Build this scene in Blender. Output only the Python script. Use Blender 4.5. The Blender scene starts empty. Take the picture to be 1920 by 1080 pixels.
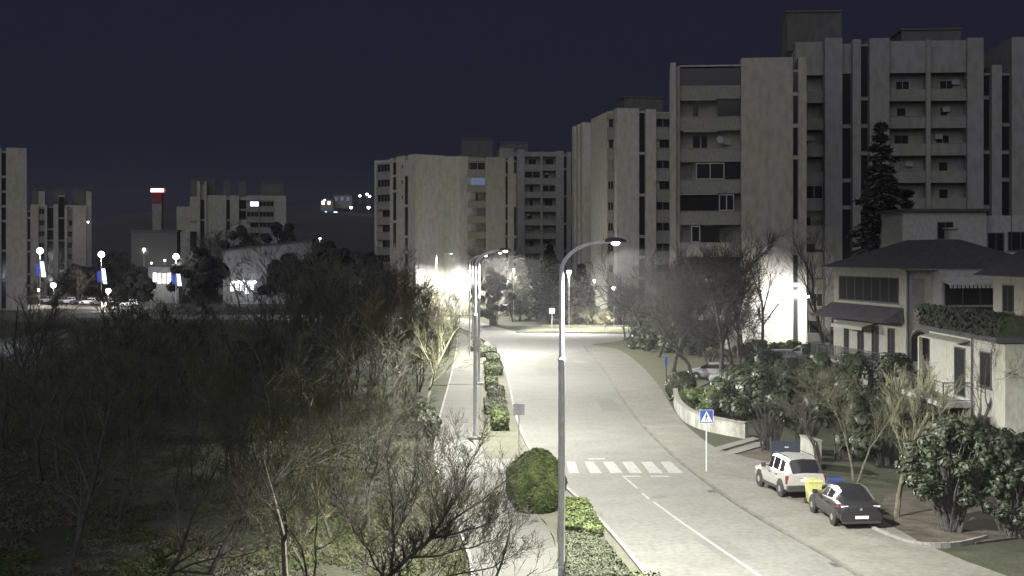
import bpy, math, random
from math import sin, cos, pi, radians, sqrt
from mathutils import Vector, Matrix
C = bpy.context.scene
COL = C.collection
H, F, VH = 10.5, 2500.0, 478.0          # eye height, lens in photo pixels, horizon row

def g(u, v):                             # ground point seen at photo pixel u, v
    d = F * H / (v - VH)
    return ((u - 960) * d / F, d)
def gx(u, d): return (u - 960) * d / F
def gz(v, d): return H - (v - VH) * d / F

# ------------------------------------------------------------------ materials
MATS = {}
def mat(name, col, rough=0.8, var=0.0, scale=3.0, bump=0.0, metal=0.0, col2=None, spec=0.3, emit=None, es=0.0, detail=4.0, stretch=None, bscale=None, fine=0.55):
    if name in MATS: return MATS[name]
    m = bpy.data.materials.new(name); m.use_nodes = True
    nt = m.node_tree; b = nt.nodes['Principled BSDF']
    b.inputs['Base Color'].default_value = (*col, 1); b.inputs['Roughness'].default_value = rough
    b.inputs['Metallic'].default_value = metal; b.inputs['Specular IOR Level'].default_value = spec
    if emit:
        b.inputs['Emission Color'].default_value = (*emit, 1); b.inputs['Emission Strength'].default_value = es
    if var > 0 or col2 or bump > 0:
        tc = nt.nodes.new('ShaderNodeTexCoord'); src = tc.outputs['Object']
        if stretch:
            mp = nt.nodes.new('ShaderNodeMapping'); mp.inputs['Scale'].default_value = stretch
            nt.links.new(src, mp.inputs['Vector']); src = mp.outputs['Vector']
        n = nt.nodes.new('ShaderNodeTexNoise'); n.inputs['Scale'].default_value = scale; n.inputs['Detail'].default_value = detail
        n.inputs['Roughness'].default_value = 0.62
        nt.links.new(src, n.inputs['Vector'])
        if var > 0 or col2:
            r = nt.nodes.new('ShaderNodeValToRGB')
            c2 = col2 or tuple(min(1, c * (1 + var)) for c in col)
            c1 = col if col2 else tuple(c * (1 - var) for c in col)
            r.color_ramp.elements[0].position = 0.36; r.color_ramp.elements[1].position = 0.66
            r.color_ramp.elements[0].color = (*c1, 1); r.color_ramp.elements[1].color = (*c2, 1)
            nt.links.new(n.outputs['Fac'], r.inputs['Fac'])
            out = r.outputs['Color']
            n2 = nt.nodes.new('ShaderNodeTexNoise'); n2.inputs['Scale'].default_value = scale * 9; n2.inputs['Detail'].default_value = 3
            nt.links.new(src, n2.inputs['Vector'])
            mx = nt.nodes.new('ShaderNodeMix'); mx.data_type = 'RGBA'; mx.blend_type = 'MULTIPLY'; mx.inputs['Factor'].default_value = fine
            r2 = nt.nodes.new('ShaderNodeValToRGB'); r2.color_ramp.elements[0].position = 0.3; r2.color_ramp.elements[1].position = 0.6
            r2.color_ramp.elements[0].color = (0.55, 0.55, 0.55, 1); r2.color_ramp.elements[1].color = (1, 1, 1, 1)
            nt.links.new(n2.outputs['Fac'], r2.inputs['Fac'])
            nt.links.new(out, mx.inputs['A']); nt.links.new(r2.outputs['Color'], mx.inputs['B'])
            nt.links.new(mx.outputs['Result'], b.inputs['Base Color'])
        if bump > 0:
            n3 = nt.nodes.new('ShaderNodeTexNoise'); n3.inputs['Scale'].default_value = bscale or scale * 14; n3.inputs['Detail'].default_value = 3
            nt.links.new(src, n3.inputs['Vector'])
            bp = nt.nodes.new('ShaderNodeBump'); bp.inputs['Strength'].default_value = bump; bp.inputs['Distance'].default_value = 0.04
            nt.links.new(n3.outputs['Fac'], bp.inputs['Height']); nt.links.new(bp.outputs['Normal'], b.inputs['Normal'])
    MATS[name] = m
    return m
def glow(name, col, s): return mat(name, (0.02, 0.02, 0.02), 0.5, emit=col, es=s)

WALL = (0.325, 0.315, 0.283)
def wallmat(name, col, col2=None, scale=0.16):
    return mat(name, col if col2 else (col[0] * .95, col[1] * .97, col[2] * .80), 0.9, col2=col2 or (col[0] * 1.0, col[1] * 0.97, col[2] * 1.10), scale=scale, detail=5, bump=0.12, bscale=1.5, stretch=(1, 1, 0.45))
M_wa = wallmat('panel_concrete', WALL)
M_wb = wallmat('panel_concrete_grey', (0.270, 0.262, 0.236))
M_wc = wallmat('panel_concrete_dark', (0.205, 0.200, 0.192))
M_wd = wallmat('weathered_concrete', (0.185, 0.179, 0.157))
M_par = wallmat('parapet_render', (0.19, 0.186, 0.165), scale=0.5)
M_plast = wallmat('house_plaster', (0.27, 0.265, 0.245), scale=0.5)
M_plastw = wallmat('white_house_plaster', (0.30, 0.297, 0.278), scale=0.5)
M_glass = mat('dark_window_glass', (0.016, 0.016, 0.019), 0.10, spec=0.25)
M_glassh = mat('house_window_glass', (0.014, 0.014, 0.016), 0.35, spec=0.03)
M_frame = mat('window_frame_paint', (0.24, 0.24, 0.23), 0.6)
M_framed = mat('dark_frame_paint', (0.06, 0.06, 0.06), 0.6)
M_blind = mat('roller_blind', (0.16, 0.155, 0.14), 0.8, var=0.15, scale=2)
M_roof = mat('bitumen_roof', (0.05, 0.05, 0.055), 0.9, var=0.3, scale=1)
M_tile = mat('dark_roof_tiles', (0.046, 0.042, 0.050), 0.85, var=0.3, scale=3, bump=0.3)
M_bark = mat('dark_bark', (0.055, 0.052, 0.049), 0.95, var=0.4, scale=3, bump=0.4)
M_barkp = mat('pale_bark', (0.14, 0.133, 0.10), 0.95, var=0.35, scale=4, bump=0.4)
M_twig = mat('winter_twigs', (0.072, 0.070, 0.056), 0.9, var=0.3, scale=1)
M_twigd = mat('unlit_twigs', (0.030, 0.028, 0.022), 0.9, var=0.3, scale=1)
M_twigp = mat('lamplit_pale_twigs', (0.125, 0.122, 0.075), 0.9, var=0.3, scale=1)  # paler copy of the winter twigs, lamplight put into the colour
M_twigg = mat('garden_twigs', (0.085, 0.082, 0.052), 0.9, var=0.3, scale=1)
M_barkg = mat('garden_bark', (0.105, 0.098, 0.075), 0.95, var=0.35, scale=4, bump=0.4)
M_steel = mat('galvanised_steel', (0.55, 0.55, 0.58), 0.55, var=0.10, scale=6, metal=0.1)
M_dsteel = mat('dark_steel', (0.05, 0.05, 0.055), 0.5)
M_asph = mat('worn_asphalt', (0.150, 0.147, 0.139), 0.92, col2=(0.132, 0.130, 0.123), scale=0.3, bump=0.25, bscale=60, stretch=(1.8, 0.12, 1), fine=0.2)
M_path = mat('pale_paving', (0.098, 0.096, 0.088), 0.92, col2=(0.080, 0.078, 0.068), scale=0.6, bump=0.2, bscale=40, fine=.3)
M_pad = mat('fresh_concrete_pad', (0.14, 0.14, 0.13), 0.9, var=0.12, scale=1.2)
M_walk = mat('grey_pavement', (0.142, 0.136, 0.121), 0.92, col2=(0.112, 0.107, 0.092), scale=0.5, bump=0.25, bscale=40)
M_verge = mat('trodden_verge', (0.108, 0.101, 0.085), 0.95, col2=(0.072, 0.078, 0.044), scale=0.8, bump=0.3, bscale=20)
M_kerb = mat('kerb_stone', (0.19, 0.186, 0.172), 0.85, var=0.2, scale=2)
M_paint = mat('worn_road_paint', (0.25, 0.25, 0.24), 0.8, col2=(.165, .163, .155), scale=5, detail=6)
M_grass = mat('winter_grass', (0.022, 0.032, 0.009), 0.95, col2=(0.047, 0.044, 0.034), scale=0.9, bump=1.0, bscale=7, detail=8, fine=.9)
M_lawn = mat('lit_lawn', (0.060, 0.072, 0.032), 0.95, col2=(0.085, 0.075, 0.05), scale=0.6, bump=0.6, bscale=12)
M_soil = mat('garden_soil', (0.06, 0.05, 0.038), 0.95, var=0.4, scale=1.2, bump=0.6, bscale=12)
M_leaf = mat('hedge_leaf', (0.072, 0.095, 0.030), 0.6, var=0.45, scale=2.0)
M_leafy = mat('hedge_leaf_pale', (0.070, 0.078, 0.048), 0.7, var=0.18, scale=2.0)
M_leafd = mat('dark_evergreen_leaf', (0.034, 0.044, 0.024), 0.5, var=0.45, scale=1.5)
M_leafg = mat('glossy_leaf', (0.030, 0.038, 0.021), 0.5, var=0.6, scale=7.0, spec=0.35)
M_bush = mat('clipped_bush_leaf', (0.026, 0.034, 0.011), 0.85, var=0.6, scale=1.8, spec=.08)
M_roofbox = wallmat('roof_box_render', (.085, .083, .08))
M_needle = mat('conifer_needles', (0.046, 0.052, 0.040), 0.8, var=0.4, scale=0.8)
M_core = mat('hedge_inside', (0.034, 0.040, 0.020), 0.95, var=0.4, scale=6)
M_straw = mat('dry_winter_shrub', (0.15, 0.14, 0.095), 0.9, var=0.35, scale=1.0)

M_road = mat('road_asphalt', (0.150, 0.147, 0.137), 0.9, col2=(0.122, 0.120, 0.110), scale=0.45, bump=0.3, bscale=50, fine=0.55, detail=8)
def wheel_tracks(m):
    nt = m.node_tree; b = nt.nodes['Principled BSDF']; src = b.inputs['Base Color'].links[0].from_socket
    uv = nt.nodes.new('ShaderNodeUVMap'); uv.uv_map = 'lane'; sp = nt.nodes.new('ShaderNodeSeparateXYZ'); nt.links.new(uv.outputs[0], sp.inputs[0])
    mp = nt.nodes.new('ShaderNodeMapping'); mp.inputs['Scale'].default_value = (2.5, .05, 1); nt.links.new(uv.outputs[0], mp.inputs[0])
    nz = nt.nodes.new('ShaderNodeTexNoise'); nz.inputs['Scale'].default_value = 1.6; nz.inputs['Detail'].default_value = 3; nt.links.new(mp.outputs[0], nz.inputs['Vector'])
    ad = nt.nodes.new('ShaderNodeMath'); ad.operation = 'MULTIPLY_ADD'; ad.inputs[1].default_value = .16; nt.links.new(nz.outputs['Fac'], ad.inputs[0]); nt.links.new(sp.outputs['X'], ad.inputs[2])
    r = nt.nodes.new('ShaderNodeValToRGB'); e = r.color_ramp.elements; e[0].position = 0; e[1].position = 1
    prof = [(0, .80), (.05, .92), (.16, 1.10), (.24, .98), (.34, 1.12), (.42, .98), (.52, .78), (.60, .95), (.68, .86), (.76, 1.0), (.86, .84), (.95, .80), (1.0, .55)]
    for p, v in prof[1:-1]: v = 1 + (v - 1) * 2.3; q = e.new(p + .06); q.color = (v, v, v * .985, 1)
    e[0].color = (.80,) * 3 + (1,); e[len(e) - 1].color = (.6,) * 3 + (1,)
    mx = nt.nodes.new('ShaderNodeMix'); mx.data_type = 'RGBA'; mx.blend_type = 'MULTIPLY'; mx.inputs['Factor'].default_value = 1
    nt.links.new(src, mx.inputs['A']); nt.links.new(r.outputs['Color'], mx.inputs['B']); nt.links.new(mx.outputs['Result'], b.inputs['Base Color'])
wheel_tracks(M_road)

# ------------------------------------------------------------------ mesh builder
class MB:
    def __init__(s): s.v = []; s.f = []; s.m = []; s.cur = 0
    def quad(s, a, b, c, d):
        n = len(s.v); s.v += [a, b, c, d]; s.f.append((n, n + 1, n + 2, n + 3)); s.m.append(s.cur)
    def tri(s, a, b, c):
        n = len(s.v); s.v += [a, b, c]; s.f.append((n, n + 1, n + 2)); s.m.append(s.cur)
    def poly(s, pts):
        n = len(s.v); s.v += pts; s.f.append(tuple(range(n, n + len(pts)))); s.m.append(s.cur)
    def box(s, x0, x1, y0, y1, z0, z1):
        s.hexa([(x0, y0, z0), (x1, y0, z0), (x1, y1, z0), (x0, y1, z0)], [(x0, y0, z1), (x1, y0, z1), (x1, y1, z1), (x0, y1, z1)])
    def hexa(s, b, t):
        n = len(s.v); k = len(b); s.v += list(b) + list(t)
        s.f.append(tuple(n + i for i in range(k - 1, -1, -1))); s.f.append(tuple(n + k + i for i in range(k)))
        for i in range(k):
            j = (i + 1) % k; s.f.append((n + i, n + j, n + k + j, n + k + i))
        s.m += [s.cur] * (k + 2)
    def prism(s, pts, z0, z1): s.hexa([(x, y, z0) for x, y in pts], [(x, y, z1) for x, y in pts])
    def tube(s, path, radii, n=6, cap=True):
        path = [Vector(p) for p in path]; k = len(path); base = len(s.v)
        up = None
        for i, p in enumerate(path):
            t = (path[min(i + 1, k - 1)] - path[max(i - 1, 0)])
            if t.length < 1e-9: t = Vector((0, 0, 1))
            t.normalize()
            if up is None:
                up = t.orthogonal().normalized()
            else:
                up = (up - t * up.dot(t))
                up = up.normalized() if up.length > 1e-6 else t.orthogonal().normalized()
            w = t.cross(up); r = radii[i] if not isinstance(radii, (int, float)) else radii
            for j in range(n):
                a = 2 * pi * j / n; q = p + (up * cos(a) + w * sin(a)) * r
                s.v.append((q.x, q.y, q.z))
        for i in range(k - 1):
            for j in range(n):
                a = base + i * n + j; b = base + i * n + (j + 1) % n
                s.f.append((a, b, b + n, a + n)); s.m.append(s.cur)
        if cap:
            s.f.append(tuple(base + j for j in range(n - 1, -1, -1))); s.f.append(tuple(base + (k - 1) * n + j for j in range(n))); s.m += [s.cur] * 2
    def lathe(s, prof, n=16, c=(0, 0, 0), axis='z'):
        base = len(s.v)
        for r, z in prof:
            for j in range(n):
                a = 2 * pi * j / n; x, y = r * cos(a), r * sin(a)
                s.v.append((c[0] + x, c[1] + y, c[2] + z) if axis == 'z' else (c[0] + z, c[1] + x, c[2] + y))
        for i in range(len(prof) - 1):
            for j in range(n):
                a = base + i * n + j; b = base + i * n + (j + 1) % n
                s.f.append((a, b, b + n, a + n)); s.m.append(s.cur)
        s.f.append(tuple(base + j for j in range(n - 1, -1, -1))); s.f.append(tuple(base + (len(prof) - 1) * n + j for j in range(n))); s.m += [s.cur] * 2
    def build(s, name, mats, parent=None, smooth=False, loc=None, rz=0, label=None):
        me = bpy.data.meshes.new(name); me.from_pydata(s.v, [], s.f)
        if not isinstance(mats, (list, tuple)): mats = [mats]
        for m in mats: me.materials.append(m)
        if len(mats) > 1: me.polygons.foreach_set('material_index', s.m)
        if smooth:
            me.polygons.foreach_set('use_smooth', [True] * len(me.polygons))
            me.set_sharp_from_angle(angle=radians(40))
        me.update()
        o = bpy.data.objects.new(name, me); COL.objects.link(o)
        if parent: o.parent = parent
        if loc: o.location = loc
        if rz: o.rotation_euler.z = rz
        if label: o['label'] = label
        return o

def tag(o, label=None, cat=None, group=None, kind=None):
    if label: o['label'] = label
    if cat: o['category'] = cat
    if group: o['group'] = group
    if kind: o['kind'] = kind
    return o
def thing(name, label, cat, loc=(0, 0, 0), rz=0, group=None):
    o = bpy.data.objects.new(name, None); COL.objects.link(o); o.location = loc; o.rotation_euler.z = rz
    o.empty_display_size = 0.2
    return tag(o, label, cat, group)
def dup(o, loc=None, rz=None, sc=None, label=None, group=None):
    def cp(q, par):
        c = q.copy(); COL.objects.link(c)
        if par: c.parent = par
        for ch in q.children: cp(ch, c)
        return c
    r = cp(o, None)
    if loc: r.location = loc
    if rz is not None: r.rotation_euler.z = rz
    if sc is not None: r.scale = sc if isinstance(sc, tuple) else (sc, sc, sc)
    if label: r['label'] = label
    if group: r['group'] = group
    return r
def lamp(name, loc, power, col=(1, 0.96, 0.88), spot=None, rad=0.15, blend=0.35, parent=None, aim=None, tilt=0, wing=0):
    L = bpy.data.lights.new(name, 'SPOT' if spot else 'POINT'); L.energy = power; L.color = col; L.shadow_soft_size = rad
    if spot: L.spot_size = radians(spot); L.spot_blend = blend
    o = bpy.data.objects.new(name, L); COL.objects.link(o); o.location = loc
    if aim: o.rotation_euler = (Vector(aim) - Vector(loc)).to_track_quat('-Z', 'Y').to_euler()
    if parent: o.parent = parent
    if tilt: o.rotation_euler = (0, -radians(tilt), 0)
    if wing:                             # street luminaire photometry: stronger towards the sides than straight down
        L.use_nodes = True; n = L.node_tree; em = next(q for q in n.nodes if q.type == 'EMISSION')
        tc = n.nodes.new('ShaderNodeTexCoord'); sp = n.nodes.new('ShaderNodeSeparateXYZ'); ab = n.nodes.new('ShaderNodeMath'); ab.operation = 'ABSOLUTE'
        mx = n.nodes.new('ShaderNodeMath'); mx.operation = 'MAXIMUM'; mx.inputs[1].default_value = .40
        pw = n.nodes.new('ShaderNodeMath'); pw.operation = 'POWER'; pw.inputs[1].default_value = -wing
        n.links.new(tc.outputs['Normal'], sp.inputs[0]); n.links.new(sp.outputs['Z'], ab.inputs[0]); n.links.new(ab.outputs[0], mx.inputs[0]); n.links.new(mx.outputs[0], pw.inputs[0]); n.links.new(pw.outputs[0], em.inputs['Strength'])
    return o

# ------------------------------------------------------------------ camera, sky, skyglow fill
cd = bpy.data.cameras.new('camera'); cam = bpy.data.objects.new('camera', cd); COL.objects.link(cam)
cam.location = (0, 0, H); cam.rotation_euler = (radians(90), 0, 0)
cd.sensor_width = 36; cd.lens = 36 * F / 1920; cd.shift_y = (VH - 540) / 1920; cd.clip_end = 6000; cd.clip_start = 0.3
C.camera = cam
w = bpy.data.worlds.new('World'); C.world = w; w.use_nodes = True
nt = w.node_tree; bg = nt.nodes['Background']
tc = nt.nodes.new('ShaderNodeTexCoord'); sp = nt.nodes.new('ShaderNodeSeparateXYZ'); rp = nt.nodes.new('ShaderNodeValToRGB')
nt.links.new(tc.outputs['Generated'], sp.inputs[0]); nt.links.new(sp.outputs['Z'], rp.inputs['Fac'])
E = rp.color_ramp.elements; E[0].position = 0.0; E[0].color = (.0005, .0005, .0050, 1); E[1].position = 1.0; E[1].color = (.0128, .0125, .0275, 1)
for p_, c_ in ((.06, (.0045, .0045, .0140, 1)), (.12, (.0079, .0077, .0188, 1)), (.25, (.0110, .0107, .0238, 1))): q_ = E.new(p_); q_.color = c_
nt.links.new(rp.outputs['Color'], bg.inputs['Color']); bg.inputs['Strength'].default_value = 1.0
sl = bpy.data.lights.new('skyglow_fill', 'SUN'); sl.energy = 1.18; sl.angle = radians(70); sl.color = (0.96, 0.965, 1.05)  # soft fill sun added from behind the camera to lift the dark areas
so = bpy.data.objects.new('skyglow_fill', sl); COL.objects.link(so)
so.rotation_euler = Vector((0.22, 0.74, -0.62)).to_track_quat('-Z', 'Y').to_euler()
C.view_settings.view_transform = 'Standard'; C.view_settings.look = 'None'
C.cycles.use_denoising = True
C.cycles.max_bounces = 5; C.cycles.diffuse_bounces = 3; C.cycles.glossy_bounces = 3
C.cycles.sample_clamp_indirect = 6

# ------------------------------------------------------------------ ground, road, paths
def struct(o, label=None):
    o['kind'] = 'structure'
    if label: o['label'] = label
    return o
m = MB(); m.quad((-1500, -60, -0.02), (1500, -60, -0.02), (1500, 1300, -0.02), (-1500, 1300, -0.02))
struct(m.build('ground', M_grass), 'dark winter grass of the park and gardens around the road')

def smooth_pts(pts, it=2):
    for _ in range(it):
        q = [pts[0]]
        for a, b in zip(pts, pts[1:]):
            q.append((a[0] * .75 + b[0] * .25, a[1] * .75 + b[1] * .25)); q.append((a[0] * .25 + b[0] * .75, a[1] * .25 + b[1] * .75))
        q.append(pts[-1]); pts = q
    return pts
def resamp(pts, n):
    L = [0]
    for a, b in zip(pts, pts[1:]): L.append(L[-1] + math.hypot(b[0] - a[0], b[1] - a[1]))
    out = []; k = 0
    for i in range(n):
        t = L[-1] * i / (n - 1)
        while k < len(L) - 2 and L[k + 1] < t: k += 1
        f = (t - L[k]) / max(1e-9, L[k + 1] - L[k]); a, b = pts[k], pts[k + 1]
        out.append((a[0] + (b[0] - a[0]) * f, a[1] + (b[1] - a[1]) * f))
    return out
def ribbon(name, A, B, z, material, label=None, side=True, n=60):
    A = resamp(A, n); B = resamp(B, n); m = MB()
    for i in range(n - 1):
        a, b, c, d = A[i], B[i], B[i + 1], A[i + 1]
        m.quad((*a, z), (*b, z), (*c, z), (*d, z))
        if side:
            m.quad((*a, z), (*d, z), (*d, -.03), (*a, -.03)); m.quad((*b, z), (*c, z), (*c, -.03), (*b, -.03))
    if side:
        for e in (0, n - 1): m.quad((*A[e], z), (*B[e], z), (*B[e], -.03), (*A[e], -.03))
    return struct(m.build(name, material), label)
def G(*uv): return [g(*p) for p in uv]

RL = [(9.2, -20), (7.4, 10)] + G((1215, 1080), (1150, 1000), (1085, 935), (1038, 892), (1005, 860), (985, 825), (970, 785), (961, 745), (953, 705), (943, 675), (926, 652), (900, 632), (868, 616), (825, 607)) + [(-40, 215), (-75, 222)]
RR = [(16, -20), (14.4, 10)] + G((1610, 1080), (1500, 1018), (1400, 962), (1320, 905), (1250, 848), (1195, 790), (1160, 742), (1136, 702), (1116, 676), (1092, 648))
RL = smooth_pts(RL); RR = smooth_pts(RR)
FAR = smooth_pts(G((760, 592), (860, 594.5), (905, 606), (975, 624)), 2)
m = MB()
rl = RL; jr = G((1180, 637.5), (1420, 634)); jf = G((1420, 626), (1180, 626.5))
outline = rl + [(-75, 236)] + FAR + jf[::-1] + jr[::-1] + RR[::-1]
import mathutils.geometry as mg
tess = mg.tessellate_polygon([[Vector((x, y, 0)) for x, y in outline]])
for t in tess:
    m.v += [(*outline[i], 0.004) for i in t]; n = len(m.v); m.f.append((n - 3, n - 2, n - 1)); m.m.append(0)
road = struct(m.build('road', M_asph), 'pale worn asphalt road curving away to a junction under the lamps')
for p in road.data.polygons:
    if p.normal.z < 0: p.flip()

RLm = resamp([p for p in RL if p[1] < 132], 90); RRm = resamp([p for p in RR if p[1] < 150], 90)
m = MB(); uvs = []; ss = 0
for i in range(89):
    seg = math.hypot(RLm[i + 1][0] - RLm[i][0], RLm[i + 1][1] - RLm[i][1])
    for k in range(6):
        f0, f1 = k / 6, (k + 1) / 6; L_ = lambda j, f: (RLm[j][0] * (1 - f) + RRm[j][0] * f, RLm[j][1] * (1 - f) + RRm[j][1] * f, .007)
        m.quad(L_(i, f0), L_(i, f1), L_(i + 1, f1), L_(i + 1, f0)); uvs += [(f0, ss), (f1, ss), (f1, ss + seg), (f0, ss + seg)]
    ss += seg
cw = m.build('carriageway', M_road); ul = cw.data.uv_layers.new(name='lane')
for i, q in enumerate(uvs): ul.data[i].uv = q
struct(cw, 'worn carriageway with soft wheel tracks along the lanes')
PL = [(-0.8, -10), (-0.9, 30)] + G((895, 1080), (868, 1000), (842, 940), (822, 890), (815, 828), (829, 770), (843, 720), (851, 688), (858, 652), (858, 625), (840, 613))
PR = [(1.4, -10), (1.5, 30)] + G((1048, 1080), (1040, 1000), (985, 940), (925, 890), (900, 828), (897, 770), (902, 722), (906, 688), (895, 655), (880, 632), (852, 617))
ribbon('path', smooth_pts(PL), smooth_pts(PR), 0.04, M_path, 'pale footpath left of the road')
VRg = [(x - 0.16, y) for x, y in RL[:RL.index(min(RL, key=lambda p: abs(p[1] - 160)))]]
PRs = [p for p in smooth_pts(PR) if p[1] < 160]
ribbon('verge', [(x + .02, y) for x, y in PRs], VRg, 0.032, M_verge, 'trodden planting strip between footpath and road')
def kerb(name, pts, wdt, z, material, label):
    m = MB(); n = len(pts)
    for i in range(n - 1):
        a, b = Vector((*pts[i], 0)), Vector((*pts[i + 1], 0)); t = (b - a).normalized(); nn = Vector((-t.y, t.x, 0)) * wdt / 2
        m.prism([((a - nn).x, (a - nn).y), ((b - nn).x, (b - nn).y), ((b + nn).x, (b + nn).y), ((a + nn).x, (a + nn).y)], -.02, z)
    return struct(m.build(name, material), label)
kerb('road_kerb', [(x - .08, y) for x, y in RL if y < 225], .15, 0.115, M_kerb, 'kerb along the left road edge')
kerb('path_kerb', [(x - .05, y) for x, y in smooth_pts(PL)], 0.12, 0.052, M_kerb, 'thin edging along the footpath by the thicket')
WR = [(22, -20), (20.5, 20)] + G((1890, 1080), (1770, 1045), (1668, 990), (1625, 955), (1580, 915), (1500, 884), (1435, 868), (1340, 846), (1318, 826), (1285, 800), (1262, 770), (1245, 738), (1222, 708), (1198, 682), (1160, 655), (1110, 647.5))
ribbon('pavement', [(x + .12, y) for x, y in RR], smooth_pts(WR), 0.09, M_walk, 'wide grey pavement right of the road where cars park')
kerb('pavement_kerb', [(x + .06, y) for x, y in RR], .16, 0.1, mat('dirty_kerb', (.075, .072, .064), .9, col2=(.13, .125, .11), scale=.8), 'worn low kerb along the right road edge')
def patch(name, uv, z, material, label=None, zb=-.03):
    m = MB(); p = G(*uv); m.prism(p, zb, z); o = m.build(name, material); return struct(o, label)
patch('path_slab', [(818, 888), (908, 888), (902, 824), (816, 824)], 0.046, M_pad, 'paler concrete slab across the footpath')
patch('path_crossing', [(905, 889), (1000, 889), (985, 862), (905, 862)], 0.048, M_pad, 'pale paved link from footpath to zebra crossing')
patch('path_joint', [(815, 824), (897, 824), (897, 822.6), (815, 822.6)], 0.051, M_dsteel, 'dark joint across the footpath')
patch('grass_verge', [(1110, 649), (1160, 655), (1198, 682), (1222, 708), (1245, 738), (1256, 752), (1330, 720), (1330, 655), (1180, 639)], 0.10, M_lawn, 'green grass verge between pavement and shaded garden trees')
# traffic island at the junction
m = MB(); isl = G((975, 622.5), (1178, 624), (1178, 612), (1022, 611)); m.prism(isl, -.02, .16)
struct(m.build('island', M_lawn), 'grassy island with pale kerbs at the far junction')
kerb('island_kerb', G((968, 624), (1180, 625.5)), .5, .2, M_kerb, 'bright kerb of the island facing the road')
kerb('island_back_kerb', G((1016, 614), (1180, 615.5)), .35, .42, M_kerb, 'low pale edging in front of the dry shrubs')
# markings
def mark(m, uv): m.poly([(*p, 0.012) for p in G(*uv)])
m = MB()
for a, b, c, d in [(1062, 1078, 1086, 1068), (1096, 1112, 1129, 1107), (1130, 1150, 1168, 1145), (1166, 1186, 1205, 1181), (1202, 1222, 1244, 1218), (1238, 1258, 1281, 1255)]:
    mark(m, [(d, 887.5), (c, 887.5), (b, 866), (a, 866)])
mark(m, [(1168, 894.6), (1203, 894.6), (1200, 892.2), (1166, 892.2)]); mark(m, [(1222, 894.6), (1255, 894.6), (1252, 892.2), (1219, 892.2)])
mark(m, [(1104, 861.6), (1136, 861.6), (1134, 859.6), (1102, 859.6)])
struct(m.build('zebra_crossing', M_paint), 'worn white zebra crossing with stop lines')
m = MB()
def line(pts, wd=.12):
    P = G(*pts)
    for a, b in zip(P, P[1:]):
        t = Vector((b[0] - a[0], b[1] - a[1])).normalized(); n = Vector((-t.y, t.x)) * wd / 2
        m.poly([(a[0] - n.x, a[1] - n.y, .012), (b[0] - n.x, b[1] - n.y, .012), (b[0] + n.x, b[1] + n.y, .012), (a[0] + n.x, a[1] + n.y, .012)])
line([(1170, 894.5), (1181, 904), (1195, 916)]); line([(1204, 925), (1217, 936)])
line([(1225, 941), (1260, 967), (1310, 1002), (1360, 1036), (1420, 1077), (1480, 1120)])
line([(1075, 677), (1100, 680)], .5); line([(935, 628), (965, 628)], .4); line([(1040, 624.8), (1040, 624.9)], .1)
cl_ = m
M_iron = mat('cast_iron', (.075, .073, .07), .6, var=.3, scale=9)
for (u, v, r_, lb) in [(1086, 690, .4, 'iron manhole cover at the far bend of the road'), (1238, 932, .36, 'iron manhole cover by the centre line'), (1120, 800, .36, 'iron manhole cover beyond the zebra crossing')]:
    x, y = g(u, v); m = MB(); m.poly([(x + r_ * cos(k * pi / 8), y + r_ * sin(k * pi / 8), .0115) for k in range(16)]); struct(m.build('manhole_cover', M_iron), lb)
for (u, v, lb) in [(1592, 1060, 'dark drain grate at the bottom of the right gutter'), (1352, 922, 'dark drain grate in the right gutter past the crossing')]:
    x, y = g(u, v); m = MB(); m.poly([(x - .55, y - .25, .0118), (x - .1, y - .25, .0118), (x - .18, y + .3, .0118), (x - .63, y + .3, .0118)]); struct(m.build('drain_grate', M_dsteel), lb)
m = MB()
for q in ([(1075, 1000), (1140, 1003), (1128, 960), (1070, 958)], [(1300, 1010), (1360, 1050), (1420, 1050), (1350, 1005)], [(1010, 705), (1048, 706), (1040, 690), (1005, 689)], [(1130, 770), (1168, 772), (1150, 748), (1116, 747)]):
    m.poly([(*p, .0095) for p in G(*q)])
struct(m.build('asphalt_patch', mat('patch_asphalt', (.100, .098, .092), .92, var=.15, scale=2)), 'slightly darker repaired patches of asphalt')
m = cl_
struct(m.build('centre_line', M_paint), 'worn white centre line of the road')
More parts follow.
